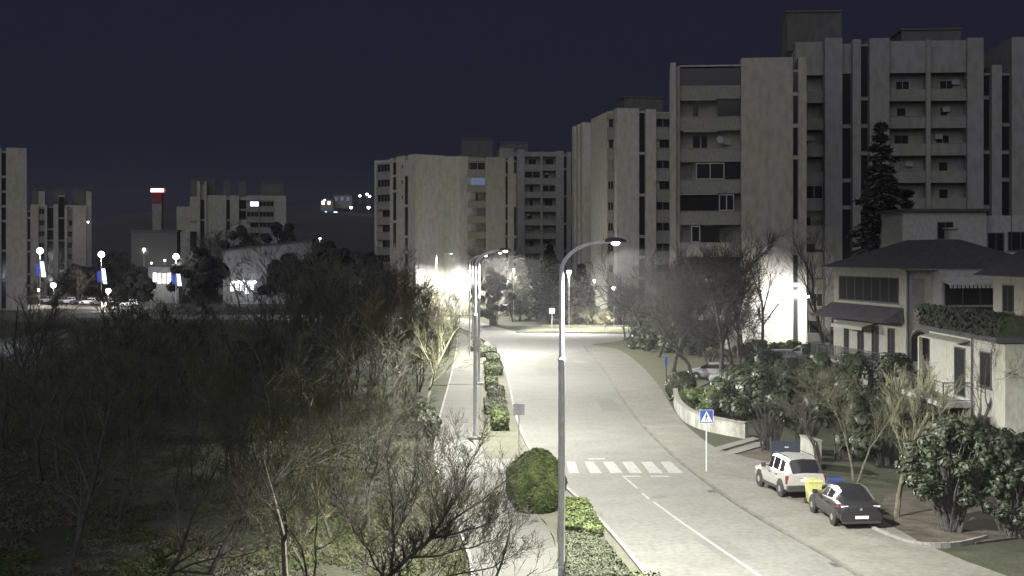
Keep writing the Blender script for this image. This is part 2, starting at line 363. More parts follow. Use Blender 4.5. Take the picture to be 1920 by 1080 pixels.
# ------------------------------------------------------------------ street lamps
M_lens = glow('lamp_lens_glow', (1, 0.98, 0.93), 14)
M_globe = glow('lamp_globe_glow', (1, 0.98, 0.94), 9)
POLE_COL = (0.99, 0.98, 0.885)
def street_lamp(label, x, y, hz=10.9, reach=1.69, P=39000, r=.095, group='tall lamps along the road', rz=0, light=True, z0=0.03, lens=M_lens, tilt=16):
    t = thing('street_lamp', label, 'street lamp', (x, y, 0), rz, group)
    m = MB(); m.lathe([(r * 2.2, z0), (r * 2.2, z0 + .06), (r * 1.15, z0 + .09), (r * 1.08, hz * .65), (r * 1.25, hz * .65 + .02), (r * 1.25, hz * .65 + .1), (r * .85, hz * .65 + .14), (r * .78, hz - .98)], 14)
    m.build('pole', M_steel, t, True)
    m = MB(); path = []; rad = []
    k = reach - .35
    for i in range(13):
        a = pi / 2 * i / 12; path.append((k * (1 - cos(a)), 0, hz - .98 + .95 * sin(a))); rad.append(r * (.78 - .3 * i / 12))
    path.append((reach - .1, 0, hz - .02)); rad.append(r * .48)
    m.tube(path, rad, 10); m.build('arm', M_steel, t, True)
    m = MB(); n = 14; rows = []
    for i in range(11):
        f = i / 10; xx = reach - .32 + .68 * f; hw = .155 * (max(0.06, sin(pi * (f * .82 + .13)))) ** .7; hh = .12 * (max(.05, sin(pi * (f * .8 + .15)))) ** .8
        rows.append([(xx, hw * cos(2 * pi * j / n), hz + (hh * sin(2 * pi * j / n) if sin(2 * pi * j / n) > 0 else .045 * sin(2 * pi * j / n))) for j in range(n)])
    for rw in rows: m.v += rw
    for i in range(10):
        for j in range(n):
            a = i * n + j; b = i * n + (j + 1) % n; m.f.append((a, b, b + n, a + n)); m.m.append(0)
    m.f.append(tuple(range(n - 1, -1, -1))); m.f.append(tuple(10 * n + j for j in range(n))); m.m += [0, 0]
    hd = m.build('lamp_head', M_dsteel, t, True)
    m = MB(); m.lathe([(.03, -.14), (.10, -.115), (.135, -.06), (.135, -.03)], 12, (reach + .02, 0, hz)); m.build('lens', lens, hd, True)
    if light: lamp('lamp_light', (reach + .02, 0, hz - .2), P, POLE_COL, spot=160, rad=.12, blend=.5, parent=t, tilt=tilt, wing=.95)
    return t
street_lamp('nearest tall curved lamp, its grey pole crossing the frame beside the round bush', *g(1053, 1100), hz=10.94)
street_lamp('tall curved lamp standing on a white base by the footpath near the signpost', *g(891, 825), hz=10.78, P=33000, tilt=13)
street_lamp('tall curved lamp close beside the far row of hedge blocks on the path', *g(898, 722), hz=10.72, P=26000, tilt=13)
street_lamp('thin tall lamp at the far end of the footpath near the boulders', *g(880.6, 668), hz=10.5, r=.075, P=46000)
street_lamp('added tall lamp beyond the boulders, brightening the far road bend', gx(886, 172), 172, hz=10.4, r=.075, P=13000, tilt=20)  # extra lamp added to brighten the far stretch of road
street_lamp('tall lamp beside the road close to the camera', 4.6, 7, hz=10.9)
for (u, v, lab) in [(891, 825, 'square white concrete foot under the lamp near the signpost'), (898, 722, 'square white concrete foot under the lamp by the hedge blocks')]:
    x, y = g(u, v); m = MB(); m.hexa([(x - .38, y - .38, 0), (x + .42, y - .38, 0), (x + .42, y + .38, 0), (x - .38, y + .38, 0)], [(x - .36, y - .36, .2), (x + .4, y - .36, .2), (x + .4, y + .36, .2), (x - .36, y + .36, .2)])
    tag(m.build('lamp_foundation', M_kerb), lab, 'foundation', 'lamp foundations')

# lamp with a straight arm shining on the corner of the middle block
def arm_lamp(label, x, y, hz, arm, P, spot=150, aim=None, grp='straight arm lamps by the blocks'):
    t = thing('wall_lamp_post', label, 'lamp post', (x, y, 0), 0, grp)
    m = MB(); m.lathe([(.13, 0), (.13, .3), (.075, .35), (.055, hz - .35)], 10); m.build('pole', M_steel, t, True)
    m = MB(); m.tube([(0, 0, hz - .4), (0, 0, hz - .3), (arm * .15, 0, hz - .22), (arm * .8, 0, hz)], .03, 8); m.build('arm', M_steel, t, True)
    m = MB(); m.hexa([(arm * .78, -.14, hz - .05), (arm * .78 + .75, -.14, hz - .02), (arm * .78 + .75, .14, hz - .02), (arm * .78, .14, hz - .05)], [(arm * .78 + .1, -.09, hz + .08), (arm * .78 + .6, -.09, hz + .08), (arm * .78 + .6, .09, hz + .08), (arm * .78 + .1, .09, hz + .08)])
    hd = m.build('lamp_head', M_dsteel, t)
    m = MB(); m.box(arm * .78 + .25, arm * .78 + .65, -.1, .1, hz - .09, hz - .052); m.build('lens', M_lens, hd)
    lamp('lamp_light', (arm * .78 + .4, 0, hz - .2), P, POLE_COL, spot=spot, rad=.12, blend=.3, parent=t, aim=None)
    return t
dM = 222
arm_lamp('tall straight arm lamp lighting the pale corner of the middle block', gx(818, dM), dM, gz(475, dM), 2.6, 70000, 168)
# low wall washer by the bright wall of the tall block on the right
def park_lamp(label, u, v, d, P, glob=.16, col=POLE_COL, grp='low park lamps', es=None, spot=None, ground=0, light=True, lensmat=None, aim=None):
    x = gx(u, d); hz = gz(v, d)
    t = thing('park_lamp', label, 'lamp post', (x, d, ground), 0, grp); hz -= ground
    m = MB(); m.lathe([(.1, 0), (.1, .3), (.05, .35), (.04, hz - glob)], 10); m.build('pole', M_steel, t, True)
    m = MB(); m.lathe([(glob * .35, -glob * .95), (glob * .8, -glob * .6), (glob, 0), (glob * .8, glob * .6), (glob * .3, glob * .95)], 14, (0, 0, hz)); m.build('globe', lensmat or M_globe, t, True)
    m = MB(); m.lathe([(glob * .95, glob * .62), (glob * .5, glob * 1.12), (.02, glob * 1.3)], 14, (0, 0, hz)); m.build('cap', M_dsteel, t, True)
    if light: lamp('lamp_light', (0, 0, hz - glob * 1.25) if not aim else (-glob * .4, glob * 1.3, hz), P, col, spot=spot, rad=.12, parent=t, aim=aim, blend=.95)
    return t
park_lamp('lamp washing the bright white wall of the tall block beside bare trees', 1514, 556, 142.6, 12500, .2, spot=150, aim=(-2.2, 4.6, 3.6))
park_lamp('single bright round globe lamp glowing right behind the nearest pole', 1067, 510, 182, 60000, .36, spot=152)
park_lamp('short park lamp above the dry pale shrubs on the island', 1151, 540, 192, 26000, .30, spot=140)
M_small = glow('small_lamp_glow', (1, .97, .9), 7)
park_lamp('small white lamp beside the snowy looking cedar branches', 963, 505, 207, 9000, .2, lensmat=M_small)
park_lamp('tiny lamp seen against the dark fir in front of the far block', 1025, 522, 214, 900, .2, lensmat=M_small)
park_lamp('tiny lamp between the fir and the tall block wall', 1114, 526, 206, 900, .2, lensmat=M_small)

# ------------------------------------------------------------------ signs
M_blue = mat('sign_blue', (0.03, 0.06, 0.30), 0.5)
M_white = mat('sign_white', (0.62, 0.62, 0.6), 0.5)
M_black = mat('sign_black', (0.02, 0.02, 0.02), 0.6)
M_alu = mat('sign_back_aluminium', (0.55, 0.55, 0.57), 0.7, var=.1)
def sign_post(name, label, u, v, top, size, face, cat='road sign', rz=0, z0=.02, group=None):
    x, y = g(u, v); d = y; hz = gz(top, d)
    t = thing(name, label, cat, (x, y, 0), rz, group)
    m = MB(); m.lathe([(.032, z0), (.032, hz - .02)], 10); m.build('pole', M_steel, t, True)
    s = size / 2; zc = hz - s
    if face == 'back':
        m = MB(); m.box(-s, s, .034, .05, zc - s, zc + s); pl = m.build('sign_plate', M_alu, t)
        m = MB(); m.box(-s * .8, s * .8, .014, .036, zc + .1, zc + .14); m.box(-s * .8, s * .8, .014, .036, zc - .16, zc - .12); m.build('bracket', M_steel, pl)
    elif face == 'crossing':
        m = MB(); m.box(-s, s, -.05, -.034, zc - s, zc + s); pl = m.build('sign_plate', M_blue, t)
        m = MB(); m.cur = 1
        y0 = -.054
        for (x0, x1, z0_, z1) in [(-s, s, -s, -s + .018), (-s, s, s - .018, s), (-s, -s + .018, -s + .018, s - .018), (s - .018, s, -s + .018, s - .018)]:
            m.box(x0, x1, y0, y0 + .003, zc + z0_, zc + z1)
        m.poly([(-s * .86, y0, zc - s * .80), (s * .86, y0, zc - s * .80), (0, y0, zc + s * .82)])
        m.cur = 0; y1 = -.058
        def ln(a, b, wd):
            a = Vector(a); b = Vector(b); n = Vector((-(b - a).y, (b - a).x)).normalized() * wd / 2
            m.poly([((p).x * s, y1, zc + (p).y * s) for p in (a - n, b - n, b + n, a + n)])
        m.poly([(cos(k * pi / 4) * .09 * s + .03 * s, y1, zc + .36 * s + sin(k * pi / 4) * .09 * s) for k in range(8)])
        ln((.02, .26), (-.04, -.18), .17); ln((-.03, -.15), (.2, -.62), .11); ln((-.05, -.15), (-.28, -.64), .11); ln((.02, .2), (.26, -.08), .09); ln((0, .2), (-.25, -.02), .09)
        for k in range(4): ln((-.52 + k * .34, -.66), (-.40 + k * .34, -.76), .08)
        m.build('pictogram', [M_black, M_white], pl)
    elif face == 'white':
        m = MB(); m.box(-s, s, -.05, -.034, zc - s, zc + s); pl = m.build('sign_plate', M_white, t)
        m = MB(); m.box(-s * .35, s * .35, -.056, -.0505, zc - s * .45, zc + s * .4); m.build('symbol', mat('sign_grey', (.3, .3, .32), .6), pl)
    return t
sign_post('crosswalk_sign', 'blue square pedestrian crossing sign with white triangle on a thin pole', 1324.5, 887, 768, .66, 'crossing')
sign_post('road_sign', 'square grey back of a road sign on a thin pole above the round bush', 973, 852, 757, .60, 'back')
sign_post('road_sign', 'small white square sign on the traffic island', 1035, 616, 578, .75, 'white', z0=.1)
x, y = g(1249, 711); t = thing('blue_sign_post', 'dark pole with a narrow blue sign seen edge on at the grass verge', 'road sign', (x, y, 0))
m = MB(); m.lathe([(.06, .09), (.06, 1.95)], 10); m.build('pole', M_dsteel, t, True)
m = MB(); m.box(-.12, .12, -.09, -.062, 1.2, 1.9); m.build('sign_plate', M_blue, t)
x, y = g(1293, 742); m = MB(); m.lathe([(.05, 0), (.05, 1.0), (.02, 1.03)], 8); tag(m.build('marker_post', M_white, None, True, (x, y, 0)), 'short white marker post by the dark hedge and garden wall', 'post')

# ------------------------------------------------------------------ leaves
def leafquad(m, p, n, s, rng, asp=1.6):
    n = Vector(n); n = n.normalized() if n.length > 0 else Vector((0, 0, 1))
    t = Vector((rng.uniform(-1, 1), rng.uniform(-1, 1), rng.uniform(-1, 1))); t = t - n * t.dot(n)
    t = t.normalized() if t.length > 1e-4 else n.orthogonal().normalized()
    b = n.cross(t); p = Vector(p); a = s * asp / 2; c = s / 2
    m.quad(tuple(p - t * a), tuple(p + b * c), tuple(p + t * a), tuple(p - b * c))
def noise3(p, s=1.0, seed=0):
    from mathutils import noise
    return noise.noise(Vector(p) * s + Vector((seed * 7.3, seed * 3.1, seed * 1.7)))
def hedge_block(label, pts, h, n, name='hedge', leaf=M_leaf, seed=0, group=None, ls=.055, zb=.025, rough=.06):
    """clipped hedge over a ground polygon (4 corners, counter-clockwise)"""
    rng = random.Random(seed)
    cx = sum(p[0] for p in pts) / 4; cy = sum(p[1] for p in pts) / 4
    t = thing(name, label, 'hedge', (cx, cy, 0), 0, group)
    P = [Vector((p[0] - cx, p[1] - cy)) for p in pts]
    def at(a, b, zz):
        q = (P[0] * (1 - a) + P[1] * a) * (1 - b) + (P[3] * (1 - a) + P[2] * a) * b
        e = min(a, 1 - a, b, 1 - b)
        return q
    m = MB(); k = .90
    N = 7
    grid = [[None] * (N + 1) for _ in range(N + 1)]
    for i in range(N + 1):
        for j in range(N + 1):
            a, b = i / N, j / N; q = at(.04 + .92 * a, .04 + .92 * b, h)
            e = min(a, 1 - a, b, 1 - b); zz = h * (.93 + .02 * (e > .05)) + noise3((q.x + cx, q.y + cy, 0), 1.6, seed) * rough * 1.8 - (.10 * h if e == 0 else 0)
            grid[i][j] = (q.x, q.y, zz)
    for i in range(N):
        for j in range(N): m.quad(grid[i][j], grid[i + 1][j], grid[i + 1][j + 1], grid[i][j + 1])
    edge = [grid[i][0] for i in range(N)] + [grid[N][j] for j in range(N)] + [grid[N - i][N] for i in range(N)] + [grid[0][N - j] for j in range(N)]
    for a, b in zip(edge, edge[1:] + edge[:1]): m.quad((a[0] * .86, a[1] * .93, zb), (b[0] * .86, b[1] * .93, zb), b, a)
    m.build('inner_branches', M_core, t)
    m = MB()
    A = (P[1] - P[0]).length; B = (P[3] - P[0]).length; top = A * B; sd = 2 * (A + B) * h
    for _ in range(n):
        if rng.random() < top / (top + sd):
            a, b = rng.random(), rng.random(); q = at(a, b, h); zz = h + rng.gauss(0, .02) + noise3((q.x + cx, q.y + cy, 0), 1.6, seed) * rough * 1.8
            nn = (rng.gauss(0, .6), rng.gauss(0, .6), 1)
        else:
            e = rng.random() * (A + B); zz = zb + .04 + (h - zb) * rng.random() ** .8; r_ = rng.random()
            if e < A: a, b, nn = rng.random(), (0 if r_ < .5 else 1), (rng.gauss(0, .5), -1 if r_ < .5 else 1, rng.uniform(-.2, 1))
            else: b, a, nn = rng.random(), (0 if r_ < .5 else 1), (-1 if r_ < .5 else 1, rng.gauss(0, .5), rng.uniform(-.2, 1))
            q = at(a, b, 0) * (1 - .1 * (1 - zz / h)); q = q + Vector((rng.gauss(0, .03), rng.gauss(0, .03)))
            q = q * (1 + .05 * noise3((q.x * 2 + cx, q.y * 2 + cy, zz * 2), 1.4, seed + 3))
        leafquad(m, (q.x, q.y, zz), nn, ls * rng.uniform(.7, 1.3), rng)
    m.build('leaves', leaf, t)
    return t
HG = 'clipped hedge blocks on the planting strip'
near1 = G((1052, 1022), (1132, 1034), (1100, 972), (1055, 970))
hedge_block('bright green clipped hedge block just right of the nearest lamp pole', near1, .78, 9500, seed=1, group=HG, ls=.06)
near2 = [g(1062, 1130), g(1186, 1130), g(1124, 1044), g(1058, 1040)]
hedge_block('long grey green clipped hedge block in the bottom foreground by the kerb', near2, .80, 22000, seed=2, group=HG, leaf=M_leafy, ls=.05)
near3 = [g(1180, 1160), g(1250, 1160), g(1236, 1118), g(1176, 1118)]
hedge_block('leafy hedge tip peeking in at the bottom edge beside the road', near3, .72, 1500, seed=3, group=HG, ls=.06)
for i, (u0, u1, v0, v1, h, lab, lf) in enumerate([
    (924, 954, 810, 792, .85, 'nearest block of the far hedge row, dark front beside the footpath', M_leaf),
    (910, 950, 780, 766, .75, 'pale rounded hedge block second from the near end of the far row', M_leafy),
    (916, 946, 756, 743, .8, 'tall pale hedge block with dark left side in the far row', M_leafy),
    (912, 934, 733, 722, .62, 'low spreading hedge block in the middle of the far row', M_leaf),
    (910, 943, 706, 693, .75, 'square hedge block with yellow tips by the third lamp', M_leaf),
    (914, 938, 684, 675, .7, 'hedge block at the bend before the boulders', M_leaf),
    (900, 932, 671, 661, .72, 'rounded hedge clump at the road bend by the footpath end', M_leafy),
    (882, 908, 661, 651, .8, 'farthest grey hedge clump where path meets the junction', M_leafy)]):
    hedge_block(lab, [g(u0, v0), g(u1, v0), g(u1 - 3, v1), g(u0 - 3, v1)], h, 1300, seed=20 + i, group=HG, leaf=lf, ls=.1, rough=.12)

# big round bush
def round_bush(label, x, y, rx, ry, hz, n, leaf, seed=0, name='round_bush', ls=.06, egg=.12, cat='bush', lump=.04, core=.95, zb=.05, group=None, up=.3):
    rng = random.Random(seed); t = thing(name, label, cat, (x, y, 0), 0, group)
    def rad(a, f):       # f 0..1 height
        s = sqrt(max(0, 1 - ((f - .46) / .54) ** 2)) if f > .46 else sqrt(max(0, 1 - ((f - .46) / .60) ** 2))
        return s
    def pt(a, f, k=1.0):
        s = rad(a, f) * k; q = Vector((rx * s * cos(a), ry * s * sin(a), zb + hz * (f if k == 1 else .46 + (f - .46) * k)))
        q *= 1 + lump * noise3((q.x + x, q.y + y, q.z), 1.8, seed) * 2
        return q
    m = MB(); NA, NF = 20, 12
    for j in range(NF + 1):
        for i in range(NA): m.v.append(tuple(pt(2 * pi * i / NA, j / NF, core)))
    for j in range(NF):
        for i in range(NA):
            a = j * NA + i; b = j * NA + (i + 1) % NA; m.f.append((a, b, b + NA, a + NA)); m.m.append(0)
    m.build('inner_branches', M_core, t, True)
    m = MB()
    for _ in range(n):
        a = rng.random() * 2 * pi; f = .5 + .5 * math.sin(rng.uniform(-pi / 2, pi / 2)) if rng.random() < .5 else rng.random()
        q = pt(a, f, 1.0); nn = Vector((cos(a) * rad(a, f), sin(a) * rad(a, f), (f - .46) * 2 + up))
        q = q * (1 + rng.gauss(0, .012)); nn += Vector((rng.gauss(0, .4), rng.gauss(0, .4), rng.gauss(0, .4)))
        leafquad(m, q, nn, ls * rng.uniform(.7, 1.35), rng)
    m.build('leaves', leaf, t)
    return t
bx, by = g(1005, 962)
round_bush('large egg shaped clipped green bush beside the footpath', bx, by + .4, 1.22, 1.2, 2.42, 15000, M_bush, 5, ls=.062)

# ------------------------------------------------------------------ vehicles
M_tyre = mat('tyre_rubber', (0.022, 0.022, 0.022), 0.9)
M_rim = mat('alloy_rim', (0.30, 0.30, 0.31), 0.4, metal=.6)
M_carg = mat('car_glass', (0.012, 0.012, 0.014), 0.08, spec=0.6)
M_silver = mat('silver_car_paint', (0.34, 0.335, 0.32), 0.35, metal=.25, var=.05, scale=1)
M_blackp = mat('black_car_paint', (0.018, 0.017, 0.019), 0.22, spec=.6)
M_trim = mat('black_plastic_trim', (0.025, 0.025, 0.025), 0.7)
M_red = mat('tail_light_red', (0.11, 0.016, 0.016), 0.25)
M_clear = mat('clear_lamp_plastic', (0.45, 0.42, 0.42), 0.2)
M_plate = mat('number_plate', (0.6, 0.6, 0.55), 0.5)
def car(label, x, y, rz, paint, st, wb, track=.78, wr=.33, name='parked_car', group='cars parked on the pavement', detail=True, suv=False, z=0.09, cat='car'):
    """st: stations front(+y) to rear, each (y, zbot, zbelt, wbelt, wmax, zroof, wroof, kind); the section is lofted along y"""
    t = thing(name, label, cat, (x, y, z), rz, group)
    rows = []
    for (yy, zb, zs, wbelt, wm, zr, wr_, kd) in st:
        mid = zb + (zs - zb) * .55
        sec = [(0, zb), (wm * .82, zb), (wm * .97, zb + .12), (wm, mid), (wbelt, zs)]
        if kd == 'h': sec += [(wbelt * .93, zr - .02), (wbelt * .72, zr), (wbelt * .4, zr + .02), (0, zr + .03)]
        else: sec += [(wbelt * .965, zs + .03), (wr_ + .035, zr - .13), (wr_ - .05, zr - .015), (0, zr + .03)]
        rows.append([(sx, yy, sz) for sx, sz in sec])
    K = 9
    parts = {'body': MB(), 'windscreen': MB(), 'rear_window': MB(), 'side_window': [MB(), MB()]}
    def put(mb, i, k, sgn):
        a, b, c, d = rows[i][k], rows[i][k + 1], rows[i + 1][k + 1], rows[i + 1][k]
        f = lambda p: (p[0] * sgn, p[1], p[2])
        q = [f(a), f(b), f(c), f(d)]
        if sgn < 0: q = q[::-1]
        mb.quad(*q)
    n = len(st)
    for i in range(n - 1):
        k0, k1 = st[i][7], st[i + 1][7]
        for k in range(K - 1):
            for si, sgn in enumerate((1, -1)):
                tgt = parts['body']
                if k >= 5 and k0 == 'h' and k1 == 'c' and k >= 5: tgt = parts['windscreen'] if k >= 6 or True else tgt
                if k >= 6 and k0 == 'r' and k1 in ('h', 'e'): tgt = parts['rear_window']
                if k == 5 and k0 == 'c' and k1 in ('c', 'w', 'r'): tgt = parts['side_window'][si]
                if k == 5 and k0 == 'r' and k1 in ('h', 'e'): tgt = parts['body']
                put(tgt, i, k, sgn)
    for e, flip in ((0, False), (n - 1, True)):
        ring = [rows[e][k] for k in range(K)] + [(-p[0], p[1], p[2]) for p in rows[e][K - 2:0:-1]]
        parts['body'].poly(ring[::-1] if not flip else ring)
    def fin(mb, nm, mt):
        o = mb.build(nm, mt, t)
        import bmesh
        bm = bmesh.new(); bm.from_mesh(o.data); bmesh.ops.remove_doubles(bm, verts=bm.verts, dist=.0005)
        if nm == 'body':
            bmesh.ops.recalc_face_normals(bm, faces=bm.faces)
        bm.to_mesh(o.data); bm.free()
        o.data.polygons.foreach_set('use_smooth', [True] * len(o.data.polygons)); o.data.set_sharp_from_angle(angle=radians(32))
        return o
    body = fin(parts['body'], 'body', paint)
    if parts['windscreen'].f: fin(parts['windscreen'], 'windscreen', M_carg)
    if parts['rear_window'].f: fin(parts['rear_window'], 'rear_window', M_carg)
    for mb in parts['side_window']:
        if mb.f: fin(mb, 'side_window', M_carg)
    wm = max(s[4] for s in st)
    for sx in (-1, 1):
        for wy in (wb / 2, -wb / 2):
            if not detail and sx > 0: continue
            m = MB(); c = (0, 0, 0); pr = [(wr * .6, -.1), (wr * .93, -.1), (wr, -.06), (wr, .06), (wr * .93, .1), (wr * .6, .1)]
            m.lathe(pr, 20, (0, 0, 0), 'x'); W = m.build('wheel', M_tyre, t, True, (sx * (wm - .075), wy, wr))
            m = MB(); m.lathe([(wr * .62, -.085), (wr * .60, .085), (wr * .5, .095), (wr * .2, .108), (.02, .112)], 16, (0, 0, 0), 'x')
            R_ = m.build('rim', M_rim, W, True)
            if sx < 0: R_.rotation_euler.z = pi
            m = MB(); m.lathe([(wr + .07, -.02), (wr + .07, .012)], 20, (0, 0, 0), 'x'); m.build('wheel_arch', M_trim, t, False, (sx * (wm - .015), wy, wr + .02))
    return t, body
def partbox(t, name, mt, x0, x1, y0, y1, z0, z1, label=None):
    m = MB(); m.box(x0, x1, y0, y1, z0, z1); o = m.build(name, mt, t, label=label)
    md = o.modifiers.new('edge', 'BEVEL'); md.width = min(.02, .3 * min(x1 - x0, y1 - y0, z1 - z0)); md.segments = 2
    return o
# silver SUV (rear towards the camera).   y: front +, rear -
suv_st = [(2.16, .42, .62, .60, .70, .72, .6, 'h'), (2.08, .30, .74, .74, .82, .82, .7, 'h'), (1.55, .28, .92, .80, .89, .98, .7, 'h'), (.95, .28, 1.0, .82, .90, 1.05, .7, 'h'),
          (.35, .28, 1.02, .83, .90, 1.64, .60, 'c'), (-.1, .28, 1.03, .83, .90, 1.69, .62, 'w'), (-.02 - .15, .28, 1.03, .83, .90, 1.69, .62, 'c'), (-.85, .28, 1.04, .83, .90, 1.69, .62, 'w'), (-.98, .28, 1.04, .83, .90, 1.685, .62, 'c'), (-1.45, .28, 1.05, .82, .89, 1.66, .61, 'w'),
          (-1.68, .28, 1.05, .82, .89, 1.63, .60, 'r'), (-2.0, .30, 1.04, .80, .87, 1.07, .60, 'h'), (-2.10, .34, 1.00, .77, .84, 1.01, .58, 'h')]
sx, sy = g(1514, 941); SUVR = radians(9)
cs = Vector((sx, sy)) + Vector((-sin(SUVR), cos(SUVR))) * 2.2
t, _ = car('silver off road car with roof rails parked nose away on the pavement', cs.x, cs.y, SUVR, M_silver, suv_st, 2.62, wr=.35, suv=True)
for s in (-1, 1):
    m = MB(); m.tube([(s * .6, .25, 1.66), (s * .6, .15, 1.74), (s * .61, -1.4, 1.73), (s * .6, -1.55, 1.64)], .022, 6); m.build('roof_rail', M_trim, t, True)
    partbox(t, 'tail_light', M_red, s * .82 - .075, s * .82 + .065, -2.08, -1.92, .66, 1.0)
    partbox(t, 'mirror', M_trim, s * .98 - .1, s * .98 + .1, .45, .6, 1.02, 1.2)
    for (y0, y1) in ((.95, .2),): pass
    partbox(t, 'side_sill', M_trim, s * .905 - .02, s * .905 + .02, -.85, .9, .30, .42)
    for yh in (.0, -.8): partbox(t, 'door_handle', M_trim, s * .895 - .01, s * .895 + .03, yh - .08, yh + .08, .88, .92)
partbox(t, 'rear_bumper', M_trim, -.86, .86, -2.22, -1.98, .36, .60)
partbox(t, 'number_plate', M_plate, -.26, .26, -2.125, -2.11, .76, .87)
partbox(t, 'tailgate_trim', M_silver, -.40, .40, -2.135, -2.09, .89, .94)
partbox(t, 'headlight', M_clear, .52, .80, 2.0, 2.1, .66, .8); partbox(t, 'headlight', M_clear, -.80, -.52, 2.0, 2.1, .66, .8)
# black coupe-like hatchback
blk_st = [(2.08, .34, .52, .50, .62, .60, .5, 'h'), (1.98, .24, .62, .68, .78, .70, .6, 'h'), (1.5, .22, .80, .76, .86, .86, .6, 'h'), (1.0, .21, .88, .78, .87, .93, .6, 'h'),
          (.3, .21, .91, .78, .87, 1.33, .54, 'c'), (-.25, .21, .92, .78, .87, 1.42, .56, 'w'), (-.33, .21, .92, .78, .87, 1.425, .56, 'c'), (-.95, .21, .94, .77, .87, 1.39, .54, 'w'),
          (-1.25, .21, .95, .76, .87, 1.33, .52, 'r'), (-1.85, .25, .95, .72, .85, 1.0, .5, 'h'), (-2.0, .27, .90, .70, .82, .92, .5, 'h'), (-2.08, .36, .78, .64, .76, .80, .45, 'h')]
kx, ky = g(1616, 997); BR = radians(4.5)
cb = Vector((kx, ky)) + Vector((-sin(BR), cos(BR))) * 2.15
tb, _ = car('black rounded hatchback parked nose away beside the yellow bin', cb.x, cb.y, BR, M_blackp, blk_st, 2.55, wr=.32)
for s in (-1, 1):
    m = MB(); m.cur = 0
    prof = [(s * .40, -2.02, .86), (s * .74, -1.955, .90), (s * .80, -1.80, .90), (s * .83, -1.80, .76), (s * .76, -1.985, .74), (s * .42, -2.045, .78)]
    m.hexa([(a, b + .12, c) for a, b, c in prof] if s < 0 else [(a, b + .12, c) for a, b, c in prof][::-1], prof if s < 0 else prof[::-1])
    m.build('tail_light', M_red, tb)
    partbox(tb, 'reversing_lens', M_clear, s * .62 - .14, s * .62 + .14, -2.045, -2.0, .80, .875)
    partbox(tb, 'mirror', M_blackp, s * .95 - .1, s * .95 + .1, .55, .7, .92, 1.05)
    partbox(tb, 'door_handle', M_trim, s * .86 - .01, s * .86 + .03, -.5, -.33, .78, .81)
    m = MB(); m.tube([(s * .80, .95, .95), (s * .595, .28, 1.325), (s * .61, -.3, 1.405), (s * .60, -.95, 1.355), (s * .79, -1.3, .965)], .007, 5); m.build('window_trim', M_rim, tb, True)
partbox(tb, 'rear_bumper', M_blackp, -.80, .80, -2.16, -1.98, .30, .56)
partbox(tb, 'bumper_lip', M_trim, -.74, .74, -2.17, -2.0, .20, .30)
partbox(tb, 'number_plate', M_plate, -.26, .26, -2.18, -2.165, .40, .51)
partbox(tb, 'headlight', M_clear, .5, .78, 1.86, 2.02, .56, .68); partbox(tb, 'headlight', M_clear, -.78, -.5, 1.86, 2.02, .56, .68)
partbox(tb, 'badge', M_rim, -.05, .05, -2.10, -2.06, .70, .78)

# wheelie bins
M_ybin = mat('yellow_bin_plastic', (0.36, 0.35, 0.13), 0.6, var=.1)
M_bbin = mat('blue_bin_plastic', (0.022, 0.036, 0.10), 0.55, var=.1)
def bin_(label, x, y, rz, mt, h=1.06):
    t = thing('wheelie_bin', label, 'bin', (x, y, .09), rz, 'wheelie bins between the cars')
    m = MB(); m.hexa([(-.21, -.24, .08), (.21, -.24, .08), (.21, .24, .08), (-.21, .24, .08)], [(-.28, -.33, h - .1), (.28, -.33, h - .1), (.28, .33, h - .1), (-.28, .33, h - .1)])
    m.box(-.30, .30, -.35, .35, h - .13, h - .085); m.build('bin_body', mt, t)
    m = MB(); m.hexa([(-.31, -.37, h - .08), (.31, -.37, h - .08), (.31, .37, h - .08), (-.31, .37, h - .08)], [(-.26, -.28, h), (.26, -.28, h), (.26, .3, h), (-.26, .3, h)]); m.build('lid', mt, t)
    m = MB(); m.tube([(-.27, .39, h - .12), (.27, .39, h - .12)], .016, 6); m.build('handle', mt, t)
    for s in (-1, 1):
        m = MB(); m.lathe([(.1, -.03), (.1, .03)], 14, (0, 0, 0), 'x'); m.build('wheel', M_tyre, t, True, (s * .25, .24, .1))
bin_('yellow wheelie bin between the silver and black cars', gx(1525, 55.7), 55.7, .1, M_ybin)
bin_('blue wheelie bin right of the yellow bin behind the black car', gx(1566, 56.1), 56.1, -.1, M_bbin)
